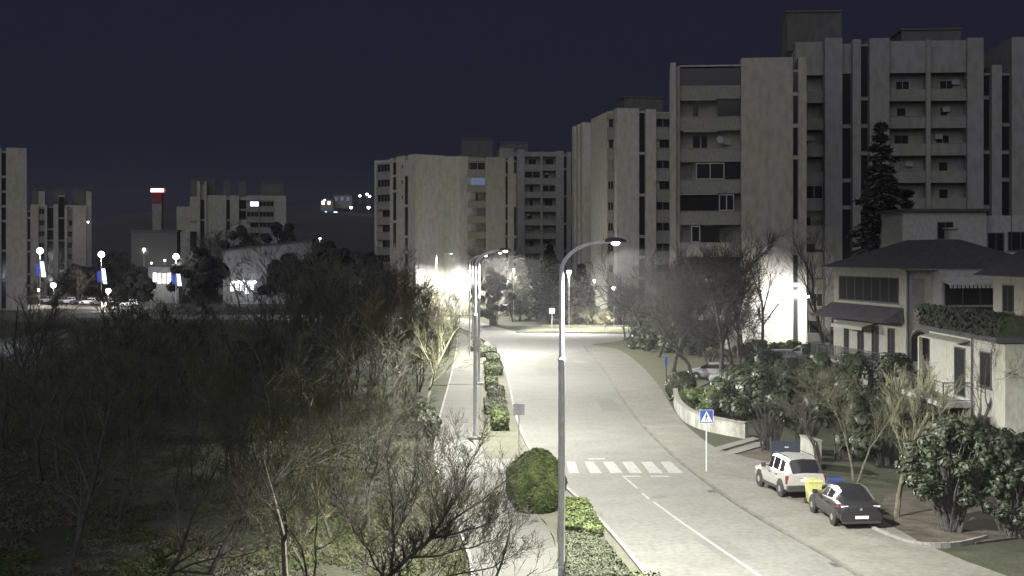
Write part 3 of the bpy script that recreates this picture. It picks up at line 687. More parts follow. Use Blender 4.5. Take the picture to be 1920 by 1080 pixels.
# ------------------------------------------------------------------ apartment blocks
LITW = {'warm': glow('lit_window_warm', (1, .9, .7), 2.2), 'blue': glow('lit_window_blue', (.45, .55, 1), .22), 'white': glow('lit_window_white', (.95, .95, 1), 3.5)}
def block(label, ox, oy, yaw, bays, top, depth, fh, wm, seed, nfl=None, group=None, roofs=(), lit={}, par=M_par, fl0=0, cat='apartment block', limit=95, rcm=.75, side=()):
    """bays: (x0, x1, kind, front offset, top offset) in local metres, x along the front, y to the back"""
    rng = random.Random(seed); t = thing('apartment_block', label, cat, (ox, oy, 0), yaw, group)
    W = MB(); cnt = [0]
    nfl = nfl or int(top / fh)
    WIN = []
    def window(x0, x1, y, z0, z1, panes, glass=None, fr=M_frame, fw=.06):
        cnt[0] += 1
        m = MB()
        if panes and panes > 0:
            m.cur = 1
            m.box(x0, x1, y - .05, y + .02, z0, z0 + fw); m.box(x0, x1, y - .05, y + .02, z1 - fw, z1)
            for i in range(panes + 1):
                c = x0 + (x1 - x0 - fw) * i / panes; m.box(c, c + fw, y - .053, y + .02, z0 + fw, z1 - fw)
        m.cur = 0; m.box(x0 + .02, x1 - .02, y - .03, y + .0, z0 + .02, z1 - .02)
        g_ = glass or M_glass
        if cnt[0] > limit: WIN.append((m, g_)); return
        m.build('window', [g_, fr], t)
    for bi, b in enumerate(bays):
        x0, x1, kd, off = b[:4]; tp = top + (b[4] if len(b) > 4 else 0); wd = x1 - x0
        if kd == 'wall': W.box(x0, x1, off, depth, 0, tp)
        elif kd == 'slot':
            rc = min(rcm, .45 * wd); W.box(x0, x1, off + rc, depth, 0, tp - .35)
            f = 0
            while f < nfl:
                span = 1 if rng.random() < .55 else 2
                z0, z1 = f * fh + .35, min(tp - .6, (f + span) * fh - .1)
                gl = LITW[lit[(bi, f)]] if (bi, f) in lit else None
                if rng.random() < .9 or gl: window(x0 + .04, x1 - .04, off + rc - .01, z0, z1, 1, gl, M_framed, .04)
                if rng.random() < .35: W.box(x0, x1, off + rc * .5, off + rc, z1, z1 + .25)
                f += span
        elif kd == 'smallwin':
            W.box(x0, x1, off, depth, 0, tp)
            for f in range(nfl):
                gl = LITW[lit[(bi, f)]] if (bi, f) in lit else None
                c = x0 + wd * .72
                if rng.random() < .75: window(c - .22, c + .22, off - .0, f * fh + 1.3, f * fh + 2.0, 1, gl, M_frame, .04)
        elif kd == 'panes':
            W.box(x0, x1, off + .5, depth, 0, tp); W.box(x0, x1, off, off + .5, nfl * fh, tp)
            for f in range(nfl):
                z = f * fh
                m = MB(); m.box(x0, x1, off + .01, off + .5, z, z + 1.0); m.box(x0, x1, off - .06, off + .01, z + .95, z + 1.03); m.build('balcony', par, t); m = MB(); m.box(x0, x1, off + .01, off + .5, z + 2.35, z + fh)
                m.build('lintel', par, t)
                gl = LITW[lit[(bi, f)]] if (bi, f) in lit else None
                r = rng.random()
                if r < .6: window(x0 + .1, x1 - .1, off + .25, z + 1.03, z + 2.35, max(2, int(wd / .9)), gl)
                elif r < .8: window(x0 + wd * .3, x1 - .1, off + .48, z + 1.03, z + 2.3, 2, gl, M_framed)
                else: window(x0 + .1, x1 - .1, off + .2, z + 1.03, z + 2.35, 2, M_blind)
        elif kd == 'loggia':
            dp = 1.25; ph = .36 * fh; tz = .86 * fh; pat = b[5] if len(b) > 5 else None
            W.box(x0, x1, off + dp, depth, 0, tp); W.box(x0, x1, off, off + dp, nfl * fh - .15, tp)
            for f in range(nfl):
                z = f * fh; last = f == nfl - 1
                m = MB(); m.box(x0, x1, off + .1, off + dp, z - .1, z + .08); m.box(x0, x1, off, off + .1, z - .25, z + ph)
                if rng.random() < .6: m.box(x0, x1, off - .05, off + .13, z + ph, z + ph + .06)
                m.build('balcony', par, t)
                gl = LITW[lit[(bi, f)]] if (bi, f) in lit else None
                kind = pat[nfl - 1 - f] if pat and nfl - 1 - f < len(pat) else None
                def ac(xx):
                    a_ = MB(); a_.box(xx, xx + .85, off + dp - .32, off + dp, z + 1.75, z + 2.35); a_.box(xx + .12, xx + .6, off + dp - .335, off + dp - .32, z + 1.82, z + 2.28); a_.build('air_conditioner', M_frame, t)
                if kind:
                    for tok in kind.split(';'):
                        w_ = tok.split(','); A_, B_ = x0 + wd * float(w_[1]), x0 + wd * float(w_[2])
                        if w_[0] == 'dark': window(A_ + .03, B_ - .03, off + .14, z + ph + .03, z + fh - .3, 0)
                        elif w_[0] == 'frame': window(A_ + .03, B_ - .03, off + .1, z + ph + .05, z + fh - .35, int(w_[3]), None, M_frame, .12)
                        elif w_[0] == 'door': window(A_, B_, off + dp, z + .1, z + tz - .25, int(w_[3]), None, M_framed)
                        elif w_[0] == 'blind': window(A_, B_, off + dp, z + ph, z + tz - .2, 1, M_blind, M_frame)
                        elif w_[0] == 'ac': ac(A_)
                        elif w_[0] == 'awn': W.box(A_, B_, off - .25, off + .05, z + fh - .42, z + fh - .3)
                        elif w_[0] == 'dish':
                            q_ = MB(); q_.lathe([(.03, 0), (.28, .05), (.42, .16)], 14, (0, 0, 0)); o_ = q_.build('satellite_dish', M_frame, t, True, (A_, off + .3, z + fh * .62)); o_.rotation_euler = (radians(75), 0, radians(20))
                    continue
                r = rng.random()
                if rng.random() < .3: ac(x0 + rng.uniform(.1, .7) * wd)
                if r < .28:      # glazed in
                    a = x0 + (0 if rng.random() < .6 else wd * rng.choice([.35, .55])); window(a + .03, x1 - .03, off + .14, z + ph + .02, z + tz, max(2, int((x1 - a) / 1.2)), gl)
                    W.box(x0, x1, off + .05, off + dp, z + tz, z + fh - .27)
                else:
                    k = max(1, int(wd / 3.2)); xs = x0 + .3
                    for q in range(k):
                        seg = wd / k; a = x0 + q * seg + rng.uniform(.25, .5) * seg * .7; ww = rng.choice([.8, 1.0, 1.6])
                        window(a, min(a + ww, x0 + (q + 1) * seg - .1), off + dp, z + .1 if rng.random() < .6 else z + .95, z + 2.25, 1 if ww < 1.2 else 2, gl if q == 0 and gl else (M_blind if rng.random() < .2 else None), M_framed if rng.random() < .6 else M_frame)
                    if rng.random() < .3:      # drying rail or awning box on the parapet
                        pass
    for k, (m, g_) in enumerate(WIN): pass
    if WIN:
        M_ = MB()
        for m, g_ in WIN:
            n = len(M_.v); M_.v += m.v; M_.f += [tuple(i + n for i in f) for f in m.f]; M_.m += m.m
        o = M_.build('windows', [M_glass, M_frame], t); o['kind'] = 'stuff'
    for (k_, y0, y1) in side:            # ribs and window strips on the left side wall
        if k_ == 'rib': W.box(-.35, 0, y0, y1, 0, top + .2)
        else:
            m = MB(); m.box(-.04, .0, y0, y1, .5, top - .6); m.build('window_strip', M_glass, t)
    W.build('wall', wm, t)
    for (x0, x1, y0, y1, z0, z1) in roofs:
        m = MB(); m.box(x0, x1, y0, y1, z0, z1); m.box(x0 - .15, x1 + .15, y0 - .15, y1 + .15, z1, z1 + .2); m.build('roof_house', M_roofbox, t)
    return t
def U(us, d, u0):        # pixel columns -> local metres along the front
    return [(a - u0) * d / F for a in us]
def bays_u(spec, d, u0, k=1.0):
    return [((a - u0) * d / F * k, (b - u0) * d / F * k, *rest) for a, b, *rest in spec]
BG = 'concrete apartment blocks'

# --- block B: tall block with wide loggias and bright wall foot
dB = 149; yB = radians(-6)
spec = [(1257, 1267.5, 'wall', .0, -.3), (1267.5, 1275, 'wall', .7, -.6), (1275, 1388, 'loggia', .9, -.5, ['dark,0,1', 'door,.22,.31,1;dark,.62,1;awn,.02,.6', 'awn,.05,.62;door,.22,.34,1;door,.36,.46,1;dish,.66,.7;ac,.72,.8', 'frame,.26,.74,2;dark,.75,1;blind,.04,.22', 'dark,.02,.62;frame,.64,.9,2;awn,0,.62', 'frame,.18,.34,1;dark,.36,.66;blind,.7,.9', 'dark,.18,1', 'frame,0,.5,3;door,.6,.7,1', 'dark,0,.6']), (1388, 1483, 'wall', 0, .1), (1483, 1493, 'slot', 0, -.9), (1493, 1508, 'wall', 0, .1)]
block('tall concrete block with wide loggias, its blank wall foot floodlit white', gx(1257, dB), dB, yB, bays_u(spec, dB, 1257, 1.0), 32.3, 9, 3.53, M_wb, 11, nfl=9, group=BG, limit=90)
# its blank windowless wall continues; thin antenna masts on the roof
# --- block A: staggered pale block left of it
dA = 212; yA = radians(9)
spec = [(1144, 1157, 'panes', 1.8, -.1), (1157, 1200, 'wall', 0, .3), (1200, 1213, 'slot', .1, .2), (1213, 1233, 'wall', 0, .2), (1233, 1262, 'panes', .3, -.2)]
ox, oy = gx(1144, dA), dA
block('pale staggered block left of the tall block, narrow dark window strip', ox, oy, yA, bays_u(spec, dA, 1144, 1.0), 33.6, 14, 3.33, M_wa, 12, nfl=10, group=BG, roofs=[(3.5, 10, 5, 10, 33.4, 36.2)], limit=95)
spec = [(1136, 1150, 'wall', 0, .3)]
block('narrow ribbed wing stepping back at the left of the pale block', gx(1136, 221), 221, yA, bays_u(spec, 221, 1136, 1.0), 33.2, 10, 3.3, M_wa, 13, nfl=10, group=BG, side=[('rib', 0, 1.5), ('strip', 2.0, 2.8), ('rib', 3.2, 4.8), ('strip', 5.4, 6.4), ('rib', 7.2, 10)])
spec = [(1096, 1116, 'wall', -.3, .1)]
block('farthest pale slab end of the right row beside the dark gap', gx(1096, 238), 238, yA, bays_u(spec, 238, 1096, 1.0), 34.0, 9.5, 2.85, M_wa, 14, nfl=11, group=BG, side=[('rib', 0, 2), ('strip', 2.6, 3.4), ('rib', 4, 5.6), ('strip', 6, 6.8), ('rib', 7.4, 9.5)])

# --- block C: dark block on the right behind the houses
dC = 157; yC = radians(-5)
spec = [(1495, 1546, 'loggia', 1.5, .2), (1546, 1578, 'wall', 0, .4), (1578, 1597, 'slot', .6, .2), (1597, 1612, 'wall', 0, .2), (1612, 1628, 'slot', .6, .1), (1628, 1664, 'wall', 0, .3), (1664, 1732, 'loggia', .5, 0), (1732, 1740, 'wall', .2, .1), (1740, 1806, 'loggia', .5, 0), (1806, 1835, 'wall', 0, .2), (1835, 1850, 'slot', .5, -3.5), (1850, 1868, 'wall', 0, -3), (1868, 1886, 'slot', .5, -3.5), (1886, 1990, 'wall', 0, .2)]
block('dim grey block filling the upper right behind the houses and dark fir', gx(1495, dC), dC, yC, bays_u(spec, dC, 1495), 35.6, 14, 3.2, M_wc, 15, nfl=10, group=BG, par=wallmat('parapet_dim', (.18, .176, .165)), roofs=[(-.8, 5.6, 3, 9, 35, 39.6), (13, 20, 5, 11, 35, 37.6)], limit=95)

# --- block M: middle block seen on its corner
dM = 236
k45 = 1.0
def rot_block(label, uc, d, yaw, bays, top, depth, fh, wm, seed, **kw):
    return block(label, gx(uc, d), d, yaw, bays, top, depth, fh, wm, seed, **kw)
# right wing: front from the corner at u 862 running right, receding a little
spec = [(862, 866, 'wall', -.3, .2), (866, 911, 'loggia', .3, -.1), (911, 948, 'wall', .0, .2), (948, 953, 'slot', .1, .1), (953, 964, 'wall', 0, .1), (964, 969, 'slot', 0, 0)]
rot_block('right wing of the middle block with dim stacked loggias', 862, 234, radians(6), bays_u(spec, 234, 862), 27.5, 10, 2.72, M_wd, 16, nfl=10, group=BG, lit={(1, 8): 'blue'}, par=wallmat('parapet_olive', (.145, .138, .105), scale=.5))
# left wings: faces turned to the left, lit from the side
a1 = radians(-42)
LEN = lambda us: [(u) for u in us]
def oblique(label, uL, dL, uR, dR, fr, top, depth, wm, seed, **kw):
    xL, xR = gx(uL, dL), gx(uR, dR); L = math.hypot(xR - xL, dR - dL); yaw = math.atan2(dR - dL, xR - xL)
    def loc(u):          # where pixel column u meets the face
        k = (u - 960) / F; t_ = (k * dL - xL) / ((xR - xL) - k * (dR - dL)); return t_ * L
    kw.setdefault('rcm', .07)
    bays = [(loc(a), loc(b), *rest) for a, b, *rest in fr]
    return block(label, xL, dL, yaw, bays, top, depth, 2.72, wm, seed, **kw)
oblique('pale left end of the middle block with four-pane balcony windows', 703, 243, 780, 232.5, [(703, 706, 'wall', -.1, .1), (706, 731, 'panes', .0, 0), (731, 737, 'wall', 0, .2), (737, 743, 'slot', 0, 0), (743, 759, 'smallwin', 0, .4), (759, 765, 'slot', 0, 0), (765, 779, 'wall', 0, .5)], 27.6, 10, M_wa, 17, nfl=10, group=BG, lit={(4, 4): 'white'})
oblique('lamp lit corner wing of the middle block with broad blank panel', 780, 242, 862, 233.2, [(781, 797, 'wall', .2, 0), (797, 801.5, 'slot', .2, .1), (801.5, 807, 'wall', 0, .1), (807, 809, 'slot', 0, 0), (809, 819, 'wall', 0, .2), (819, 824, 'slot', 0, .2), (824, 862, 'wall', 0, .4)], 27.4, 9.5, M_wa, 18, nfl=10, group=BG)
# far block behind
spec = [(937, 963, 'wall', .0, .3), (963, 970, 'slot', .2, 0), (970, 984, 'wall', 0, 0), (984, 1014, 'loggia', .3, -.4), (1014, 1018, 'wall', .1, -.3), (1018, 1043, 'loggia', .3, -.4), (1043, 1058, 'wall', 0, -.2), (1058, 1064, 'slot', .2, -.5), (1064, 1072, 'wall', 0, -.4), (1072, 1076, 'slot', .1, -.6), (1076, 1092, 'wall', .1, -.6)]
rot_block('dim far block in the gap between the middle block and the right row', 937, 272, radians(5), bays_u(spec, 272, 937), 32.0, 10, 2.8, M_wc, 19, nfl=11, group=BG, roofs=[(-7.5, -1, 6, 10, 30, 34.6), (0.3, 6, 3, 8, 31.5, 33.6)])

# --- left side of the picture
spec = [(-60, 2, 'wall', .3, 0), (2, 11, 'slot', .3, -.2), (11, 50, 'wall', 0, .1)]
rot_block('pale slab end at the left frame edge with one dark window strip', -60, 250, radians(20), bays_u(spec, 250, -60, .94), 30.7, 12, 2.8, M_wa, 20, nfl=11, group=BG)
spec = [(51, 57, 'slot', .4, -1), (57, 72, 'wall', 0, .2), (72, 84, 'panes', .4, 3.5), (84, 88, 'wall', 0, .2), (88, 100, 'slot', .9, .1), (100, 109, 'wall', 0, .3), (109, 121, 'slot', .9, 3), (121, 126, 'wall', .1, .1), (126, 136, 'panes', .9, .2), (136, 162, 'wall', .2, .1), (162, 172, 'wall', 1.5, 3.7)]
rot_block('small dim block behind the globe lamps, second from the left edge', 51, 330, radians(18), bays_u(spec, 330, 51, .95), 22.8, 12, 2.8, M_wb, 21, nfl=8, group=BG, roofs=[(1, 4, 4, 10, 22, 26.8), (6, 9, 4, 10, 22, 26.8), (10.5, 15, 4, 10, 22, 26.8)])
spec = [(330, 355, 'wall', 3, -3), (355, 369, 'slot', 2, 0), (369, 375, 'wall', 0, 3.6), (375, 383, 'slot', .5, 3), (383, 387, 'wall', .2, 3.5), (387, 424, 'wall', .6, 0), (424, 431, 'slot', .8, 0), (431, 448, 'wall', .6, 0), (448, 462, 'slot', 1, 0), (462, 486, 'panes', .6, 0), (486, 515, 'panes', 1, 0), (515, 538, 'wall', 1.2, 0)]
rot_block('dim block with one bright white window, behind leafless twigs', 330, 350, radians(11), bays_u(spec, 350, 330, .98), 26.3, 12, 2.8, M_wb, 22, nfl=9, group=BG, roofs=[(3.5, 10, 5, 11, 26, 30.6), (12, 14, 5, 11, 26, 30.2), (16, 18, 5, 11, 26, 30.2), (22, 28, 5, 11, 26, 29.8)], lit={(9, 8): 'white'}, limit=95)

# low pale hall between, shop building, far shops
def lowhall(label, u0, u1, d, vt, depth, wm, vtr=None, z0=0, cat='building', name='low_building'):
    x0, x1 = gx(u0, d), gx(u1, d); t = thing(name, label, cat, (x0, d, 0)); h0 = gz(vt, d); h1 = gz(vtr or vt, d); L = x1 - x0
    m = MB(); m.hexa([(0, 0, z0), (L, 0, z0), (L, depth, z0), (0, depth, z0)], [(0, 0, h0), (L, 0, h1), (L, depth, h1), (0, depth, h0)]); m.build('wall', wm, t)
    m = MB(); m.hexa([(-.3, -.3, h0), (L + .3, -.3, h1), (L + .3, depth + .3, h1), (-.3, depth + .3, h0)], [(-.3, -.3, h0 + .35), (L + .3, -.3, h1 + .35), (L + .3, depth + .3, h1 + .35), (-.3, depth + .3, h0 + .35)]); m.build('roof', M_roof, t)
    return t, L, h0
lowhall('long low hall with dim pale wall under the red sign tower', 246, 332, 300, 434, 3, mat('dim_hall_render', (.075, .073, .07), .9, var=.2))  # wall colour darkened to stand in for the dim light on the hall
t, L, h0 = lowhall('market hall with sloping roof line and bright shop window behind bare trees', 418, 585, 285, 471, 4, M_wc, 451)
M_shop = glow('shop_window_glow', (.86, .88, 1), 2.6); M_shop2 = glow('shop_light_glow', (.95, .96, 1), 6); M_bneon = glow('blue_neon_glow', (.10, .25, 1), 1.6)
rng = random.Random(5)
def shopwin(t, d, ox, u0, u1, v0, v1, k, off=-.06):
    for i in range(k):
        a = u0 + (u1 - u0) * i / k; b = u0 + (u1 - u0) * (i + .72) / k; m = MB(); lo = v1 - rng.uniform(0, .3) * (v1 - v0)
        m.box(gx(a, d) - ox, gx(b, d) - ox, off - .05, off, gz(lo, d), gz(v0 + rng.uniform(0, .15) * (v1 - v0), d)); m.build('shop_window', M_shop, t)
shopwin(t, 285, gx(418, 285), 432, 478, 524, 551, 5)
m = MB(); 
for (u, v) in [(440, 529), (449, 528), (457, 528), (468, 530), (478, 529)]:
    c = (gx(u, 285) - gx(418, 285), -.35, gz(v, 285)); m.lathe([(.05, -.35), (.42, 0), (.05, .35)], 10, c)
m.build('shop_light', M_shop2, t)
lamp('shop_light', (gx(452, 281), 281, gz(540, 281)), 900, (.8, .86, 1), rad=.5)
t, L, h0 = lowhall('low shop with a row of lit white windows under dark eaves', 278, 335, 290, 500, 3, M_wc)
shopwin(t, 290, gx(278, 290), 287, 323, 511, 535, 4)
lamp('shop_front_light', (gx(303, 287), 286, gz(530, 286)), 700, (.9, .93, 1), rad=.5)
# blue lit decoration on the market hall corner
t = thing('festive_light_figure', 'blue glowing festive light figure by the market hall corner', 'light figure', (gx(516, 278), 278, 0))
m = MB(); m.tube([(0, 0, 0), (0, 0, gz(492, 278))], .06, 6); m.build('pole', M_dsteel, t)
m = MB()
for k in range(26):
    a = rng.uniform(-.9, .9); z = rng.uniform(gz(523, 278), gz(499, 278)); m.box(a - .12, a + .12, -.1 + rng.uniform(-.4, .4), .1, z - .12, z + .12)
m.build('light_string', M_bneon, t)
lamp('figure_light', (gx(514, 275), 276, gz(508, 275)), 260, (.15, .35, 1), rad=.3)

# red sign tower
t = thing('sign_tower', 'red pylon tower with glowing pinkish white sign on top', 'sign tower', (gx(296, 420), 420, 0))
zt = gz(353, 420); zb = gz(361, 420)
M_redlit = mat('red_sign_cladding', (.07, .012, .012), .6, emit=(1, .08, .06), es=.02)
m = MB(); m.hexa([(-1.1, -1, 0), (1.1, -1, 0), (1.1, 1, 0), (-1.1, 1, 0)], [(-1.5, -1.2, zb - 3.6), (1.5, -1.2, zb - 3.6), (1.5, 1.2, zb - 3.6), (-1.5, 1.2, zb - 3.6)]); m.build('pylon', M_wc, t)
m = MB(); m.box(-1.5, 1.5, -1.2, 1.2, zb - 3.6, zb - .05); m.build('collar', M_redlit, t)
m = MB(); m.box(-2.25, 2.25, -.6, .6, zb, zt); bx_ = m.build('sign_box', mat('sign_red_face', (.3, .02, .02), .6, emit=(1, .12, .14), es=.5), t)
m = MB(); xx = -2.05
for k, wdt in enumerate((.62, .46, .5, .5, .7, .5)):
    m.box(xx, xx + wdt, -.72, -.605, zb + .12, zt - .12); xx += wdt + .14
m.build('sign_letters', glow('sign_letter_glow', (1, .84, .9), 3), bx_)
lamp('sign_light', (gx(296, 420), 418, zb - .6), 6, (1, .1, .08), rad=.4)

# globe lamps of the far square and their decorations
M_deco = glow('festive_white_glow', (.75, .82, 1), 3.0); M_decob = glow('festive_blue_glow', (.06, .13, .8), .55)
def square_lamp(u, v, vb, d, lab, lab2):
    x = gx(u, d); hz = gz(v, d); t = thing('globe_lamp', lab, 'lamp post', (x, d, 0), 0, 'globe lamps of the far square')
    m = MB(); m.lathe([(.14, 0), (.09, .5), (.07, hz - .6)], 8); m.build('pole', M_steel, t, True)
    m = MB(); m.lathe([(.2, -.62), (.55, -.35), (.66, 0), (.5, .4), (.1, .62)], 12, (0, 0, hz)); m.build('globe', M_globe, t, True)
    lamp('lamp_light', (0, 0, hz - 1.0), 1500, (.97, .97, 1), rad=.3, parent=t)
    if lab2:
        zc = gz(vb, d); f = thing('festive_motif', lab2, 'light decoration', (x, d, zc), 0, 'lit motifs on the lamp poles')
        m = MB(); m.hexa([(.35, -.1, -1.6), (1.15, -.1, -1.6), (1.15, .05, -1.6), (.35, .05, -1.6)], [(.1, -.1, 1.4), (.7, -.1, 1.4), (.7, .05, 1.4), (.1, .05, 1.4)]); m.build('white_panel', M_deco, f)
        m = MB(); m.prism([(-.75, -.1), (-.15, -.1), (-.15, .05), (-.75, .05)], -1.3, .9); m.build('blue_panel', M_decob, f)
square_lamp(75, 470, 504, 262, 'bright globe lamp beside the slab end, leftmost of the square', 'slanted white and blue lit motif on the leftmost globe lamp pole')
square_lamp(190, 477, 517, 262, 'bright globe lamp alone over the dark gap of the square', 'narrow white and blue lit motif on the lone globe lamp pole')
square_lamp(330, 481, 521, 268, 'bright globe lamp in front of the pale hall and shop', 'white and blue lit motif on the globe lamp pole by the shop')
M_low = glow('car_park_lamp_glow', (1, .93, .84), 8)
for i, (u, v, d, rr, P, lab) in enumerate([(100, 534, 270, .62, 5200, 'warm white low lamp over parked cars under the slab end'), (203, 545, 265, .55, 4800, 'low lamp in the middle of the far car park'), (195, 571, 250, .5, 3000, 'lowest lamp in front of the far car park, seen through twigs'), (73, 543, 275, .3, 2000, 'small dim lamp left of the warm low lamp'), (37, 552, 262, .38, 2200, 'low lamp standing by itself near the left frame edge'), (270, 467, 300, .32, 500, 'small lamp high beside the pale hall wall'), (284, 493, 296, .24, 300, 'tiny lamp above the low shop roof'), (309, 488, 296, .26, 300, 'tiny bluish lamp above the shop windows'), (165, 416, 330, .25, 200, 'pinpoint lamp right of the small dim block'), (600, 447, 300, .26, 250, 'single small lamp on the dark slope right of the market hall')]):
    park_lamp(lab, u, v, d, P, rr, lensmat=M_low, grp='low lamps of the far car park', col=(1, .94, .86))

# hill with houses far behind
m = MB(); NX, NY = 40, 14
def hillz(x, y): return 44 * math.exp(-((x + 150) / 260) ** 2 - ((y - 900) / 230) ** 2) + 6 * noise3((x * .01, y * .01, 0), 1, 4) * math.exp(-((y - 900) / 200) ** 2) - 1.5
for j in range(NY + 1):
    for i in range(NX + 1):
        x = -700 + 1400 * i / NX; y = 560 + 700 * j / NY; m.v.append((x, y, hillz(x, y)))
for j in range(NY):
    for i in range(NX):
        a = j * (NX + 1) + i; m.f.append((a, a + 1, a + NX + 2, a + NX + 1)); m.m.append(0)
struct(m.build('hill', mat('hill_scrub', (.026, .026, .03), 1.0, var=.3, scale=.05), None, True), 'dark hill on the horizon')
def hillhouse(label, u, v, d, w_, h_, glowcol, s, wins, name='hill_house', roofh=1.6):
    x = gx(u, d); z = gz(v, d); t = thing(name, label, 'house', (x, d, z), 0, 'lit houses on the far hill')
    m = MB(); m.box(-w_ / 2, w_ / 2, 0, 8, -4, h_); m.build('wall', M_wd, t)
    m = MB(); m.hexa([(-w_ / 2 - .4, -.4, h_), (w_ / 2 + .4, -.4, h_), (w_ / 2 + .4, 8.4, h_), (-w_ / 2 - .4, 8.4, h_)], [(-w_ / 2 + 2, 3.5, h_ + roofh), (w_ / 2 - 2, 3.5, h_ + roofh), (w_ / 2 - 2, 4.5, h_ + roofh), (-w_ / 2 + 2, 4.5, h_ + roofh)]); m.build('roof', M_tile, t)
    for (a, b, c, e) in wins:
        m = MB(); m.box(a, b, -.12, -.02, c, e); m.build('window', glowcol, t)
    lamp('house_light', (x, d - 5, z + 2), s, (1, .9, .75) if glowcol is LITW['warm'] else (.35, .5, 1), rad=.5)
hillhouse('warm lit house on the far hill left of the blue one', 613, 386, 850, 8, 4.0, LITW['warm'], 90, [(-3.4, -1.4, .8, 3.2), (.4, 2.2, .8, 3.0)])
hillhouse('bluish lit building on the far hill, widest of them', 643, 379, 860, 12, 4.6, LITW['blue'], 70, [(-5, -3.6, .8, 3.0), (-1.4, .4, 1.0, 3.3), (2.4, 4.2, .8, 3.2)])
M_hl = glow('hill_lamp_glow', (.93, .95, 1), 9); M_hlb = glow('hill_blue_glow', (.25, .5, 1), 6)
for (u, v, lab, mt, rr) in [(675, 367, 'hill lamp, left one of the upper trio beside the middle block', M_hl, .5), (688, 364, 'hill lamp at the top of the upper trio', M_hl, .55), (693, 368, 'hill lamp nearest the middle block roof edge', M_hl, .55), (658, 389, 'white hill lamp below the bluish building', M_hl, .6), (691, 389, 'lowest white hill lamp by the middle block edge', M_hl, .65), (629, 399, 'large bluish lamp at the foot of the hill houses', M_hlb, .8), (611, 398, 'small bluish lamp left of the large bluish one', M_hlb, .5), (617, 400, 'faint bluish lamp between the two at the hill foot', M_hlb, .3), (609, 375, 'white lamp on the roof of the warm lit house', M_hl, .4)]:
    park_lamp(lab, u, v, 840, 0, rr * 1.5, grp='lamps on the far hill', lensmat=mt, light=False, ground=gz(v, 840) - 5)

# ------------------------------------------------------------------ houses on the right
def local_house(name, label, ox, oy, yaw, cat='house'): return thing(name, label, cat, (ox, oy, 0), yaw)
def win(t, x0, x1, y, z0, z1, n=1, fr=M_frame, glass=None, name='window', fw=.07, sill=True, ax='y', sgn=-1):
    """window in a wall whose outside is towards sgn along y"""
    m = MB(); a, b = (y, y + sgn * .05)
    lo, hi = min(a, b), max(a, b)
    m.box(x0, x1, lo, hi, z0, z0 + fw); m.box(x0, x1, lo, hi, z1 - fw, z1)
    for i in range(n + 1):
        c = x0 + (x1 - x0 - fw) * i / n; m.box(c, c + fw, lo + .001, hi - .003, z0 + fw, z1 - fw)
    if sill: m.box(x0 - .08, x1 + .08, lo - .06, hi, z0 - .07, z0)
    f = m.build(name, fr, t)
    m = MB(); m.box(x0 + .03, x1 - .03, lo + .015, lo + .028, z0 + .03, z1 - .03); m.build('pane', glass or M_glassh, f)
    return f
def railing(t, pts, z0, h, mt, step=.14, name='railing', bar=.012):
    m = MB(); P = [Vector((*p, 0)) for p in pts]
    for a, b in zip(P, P[1:]):
        m.tube([a + Vector((0, 0, z0 + h)), b + Vector((0, 0, z0 + h))], .028, 6); m.tube([a + Vector((0, 0, z0 + .1)), b + Vector((0, 0, z0 + .1))], .018, 6); m.tube([a + Vector((0, 0, z0 + h * .8)), b + Vector((0, 0, z0 + h * .8))], .016, 6)
        n = max(1, int((b - a).length / step))
        for i in range(n + 1):
            q = a + (b - a) * i / n; m.tube([q + Vector((0, 0, z0)), q + Vector((0, 0, z0 + h))], bar if i % 8 else bar * 2, 5)
    return m.build(name, mt, t)
# H1: local x runs along the street front from far (0) to near (12.2), outside is -y
f0 = Vector((24.6, 102)); f1 = Vector((26.6, 90)); yaw = math.atan2(f1.y - f0.y, f1.x - f0.x)
t1 = local_house('brick_house', 'three storey plastered house with dark hipped roof and railed balcony', f0.x, f0.y, yaw)
t1.name = 'three_storey_house'
LH = 12.17; DH = 10.0
m = MB(); m.box(0, LH, 0, DH, 0, 9.55); m.build('wall', M_plast, t1)
m = MB(); e = .75; m.box(-e, LH + e, -e, DH + e, 9.48, 9.62); ro = m.build('eaves', M_plast, t1)
m = MB(); m.hexa([(-e - .1, -e - .1, 9.6), (LH + e + .1, -e - .1, 9.6), (LH + e + .1, DH + e + .1, 9.6), (-e - .1, DH + e + .1, 9.6)], [(3.6, 4.2, 11.6), (LH - 3.6, 4.2, 11.6), (LH - 3.6, 5.8, 11.6), (3.6, 5.8, 11.6)]); rf = m.build('roof', M_tile, t1)
m = MB(); m.box(5, 5.7, 6.5, 7.2, 10.8, 12.4); m.box(4.9, 5.8, 6.4, 7.3, 12.4, 12.5); m.build('chimney', M_plast, rf)
win(t1, 1.1, 11.1, 0, 7.15, 8.95, 7, M_framed)
m = MB(); m.box(.9, 11.6, -.14, -.052, 6.98, 7.09); m.build('sill', M_plastw, t1)
m = MB(); m.hexa([(-.6, -1.75, 5.9), (LH - .2, -1.75, 5.9), (LH - .2, 0, 5.9), (-.6, 0, 5.9)], [(-.45, -1.6, 6.0), (LH - .35, -1.6, 6.0), (LH - .35, -.002, 6.9), (-.3, -.002, 6.9)]); m.build('pent_roof', M_tile, t1)
for (a, b) in [(2.0, 2.87), (4.4, 5.48), (6.83, 7.97), (9.4, 10.5)]:
    win(t1, a, b, 0, 2.95, 5.45, 2, M_framed, name='balcony_door', sill=False)
m = MB(); m.hexa([(2.6, -1.3, 5.38), (8.0, -1.3, 5.38), (8.0, -.06, 5.75), (2.6, -.06, 5.75)], [(2.6, -1.3, 5.42), (8.0, -1.3, 5.42), (8.0, -.06, 5.79), (2.6, -.06, 5.79)]); m.box(2.6, 8.0, -1.33, -1.3, 5.18, 5.43); m.build('awning', M_plastw, t1)
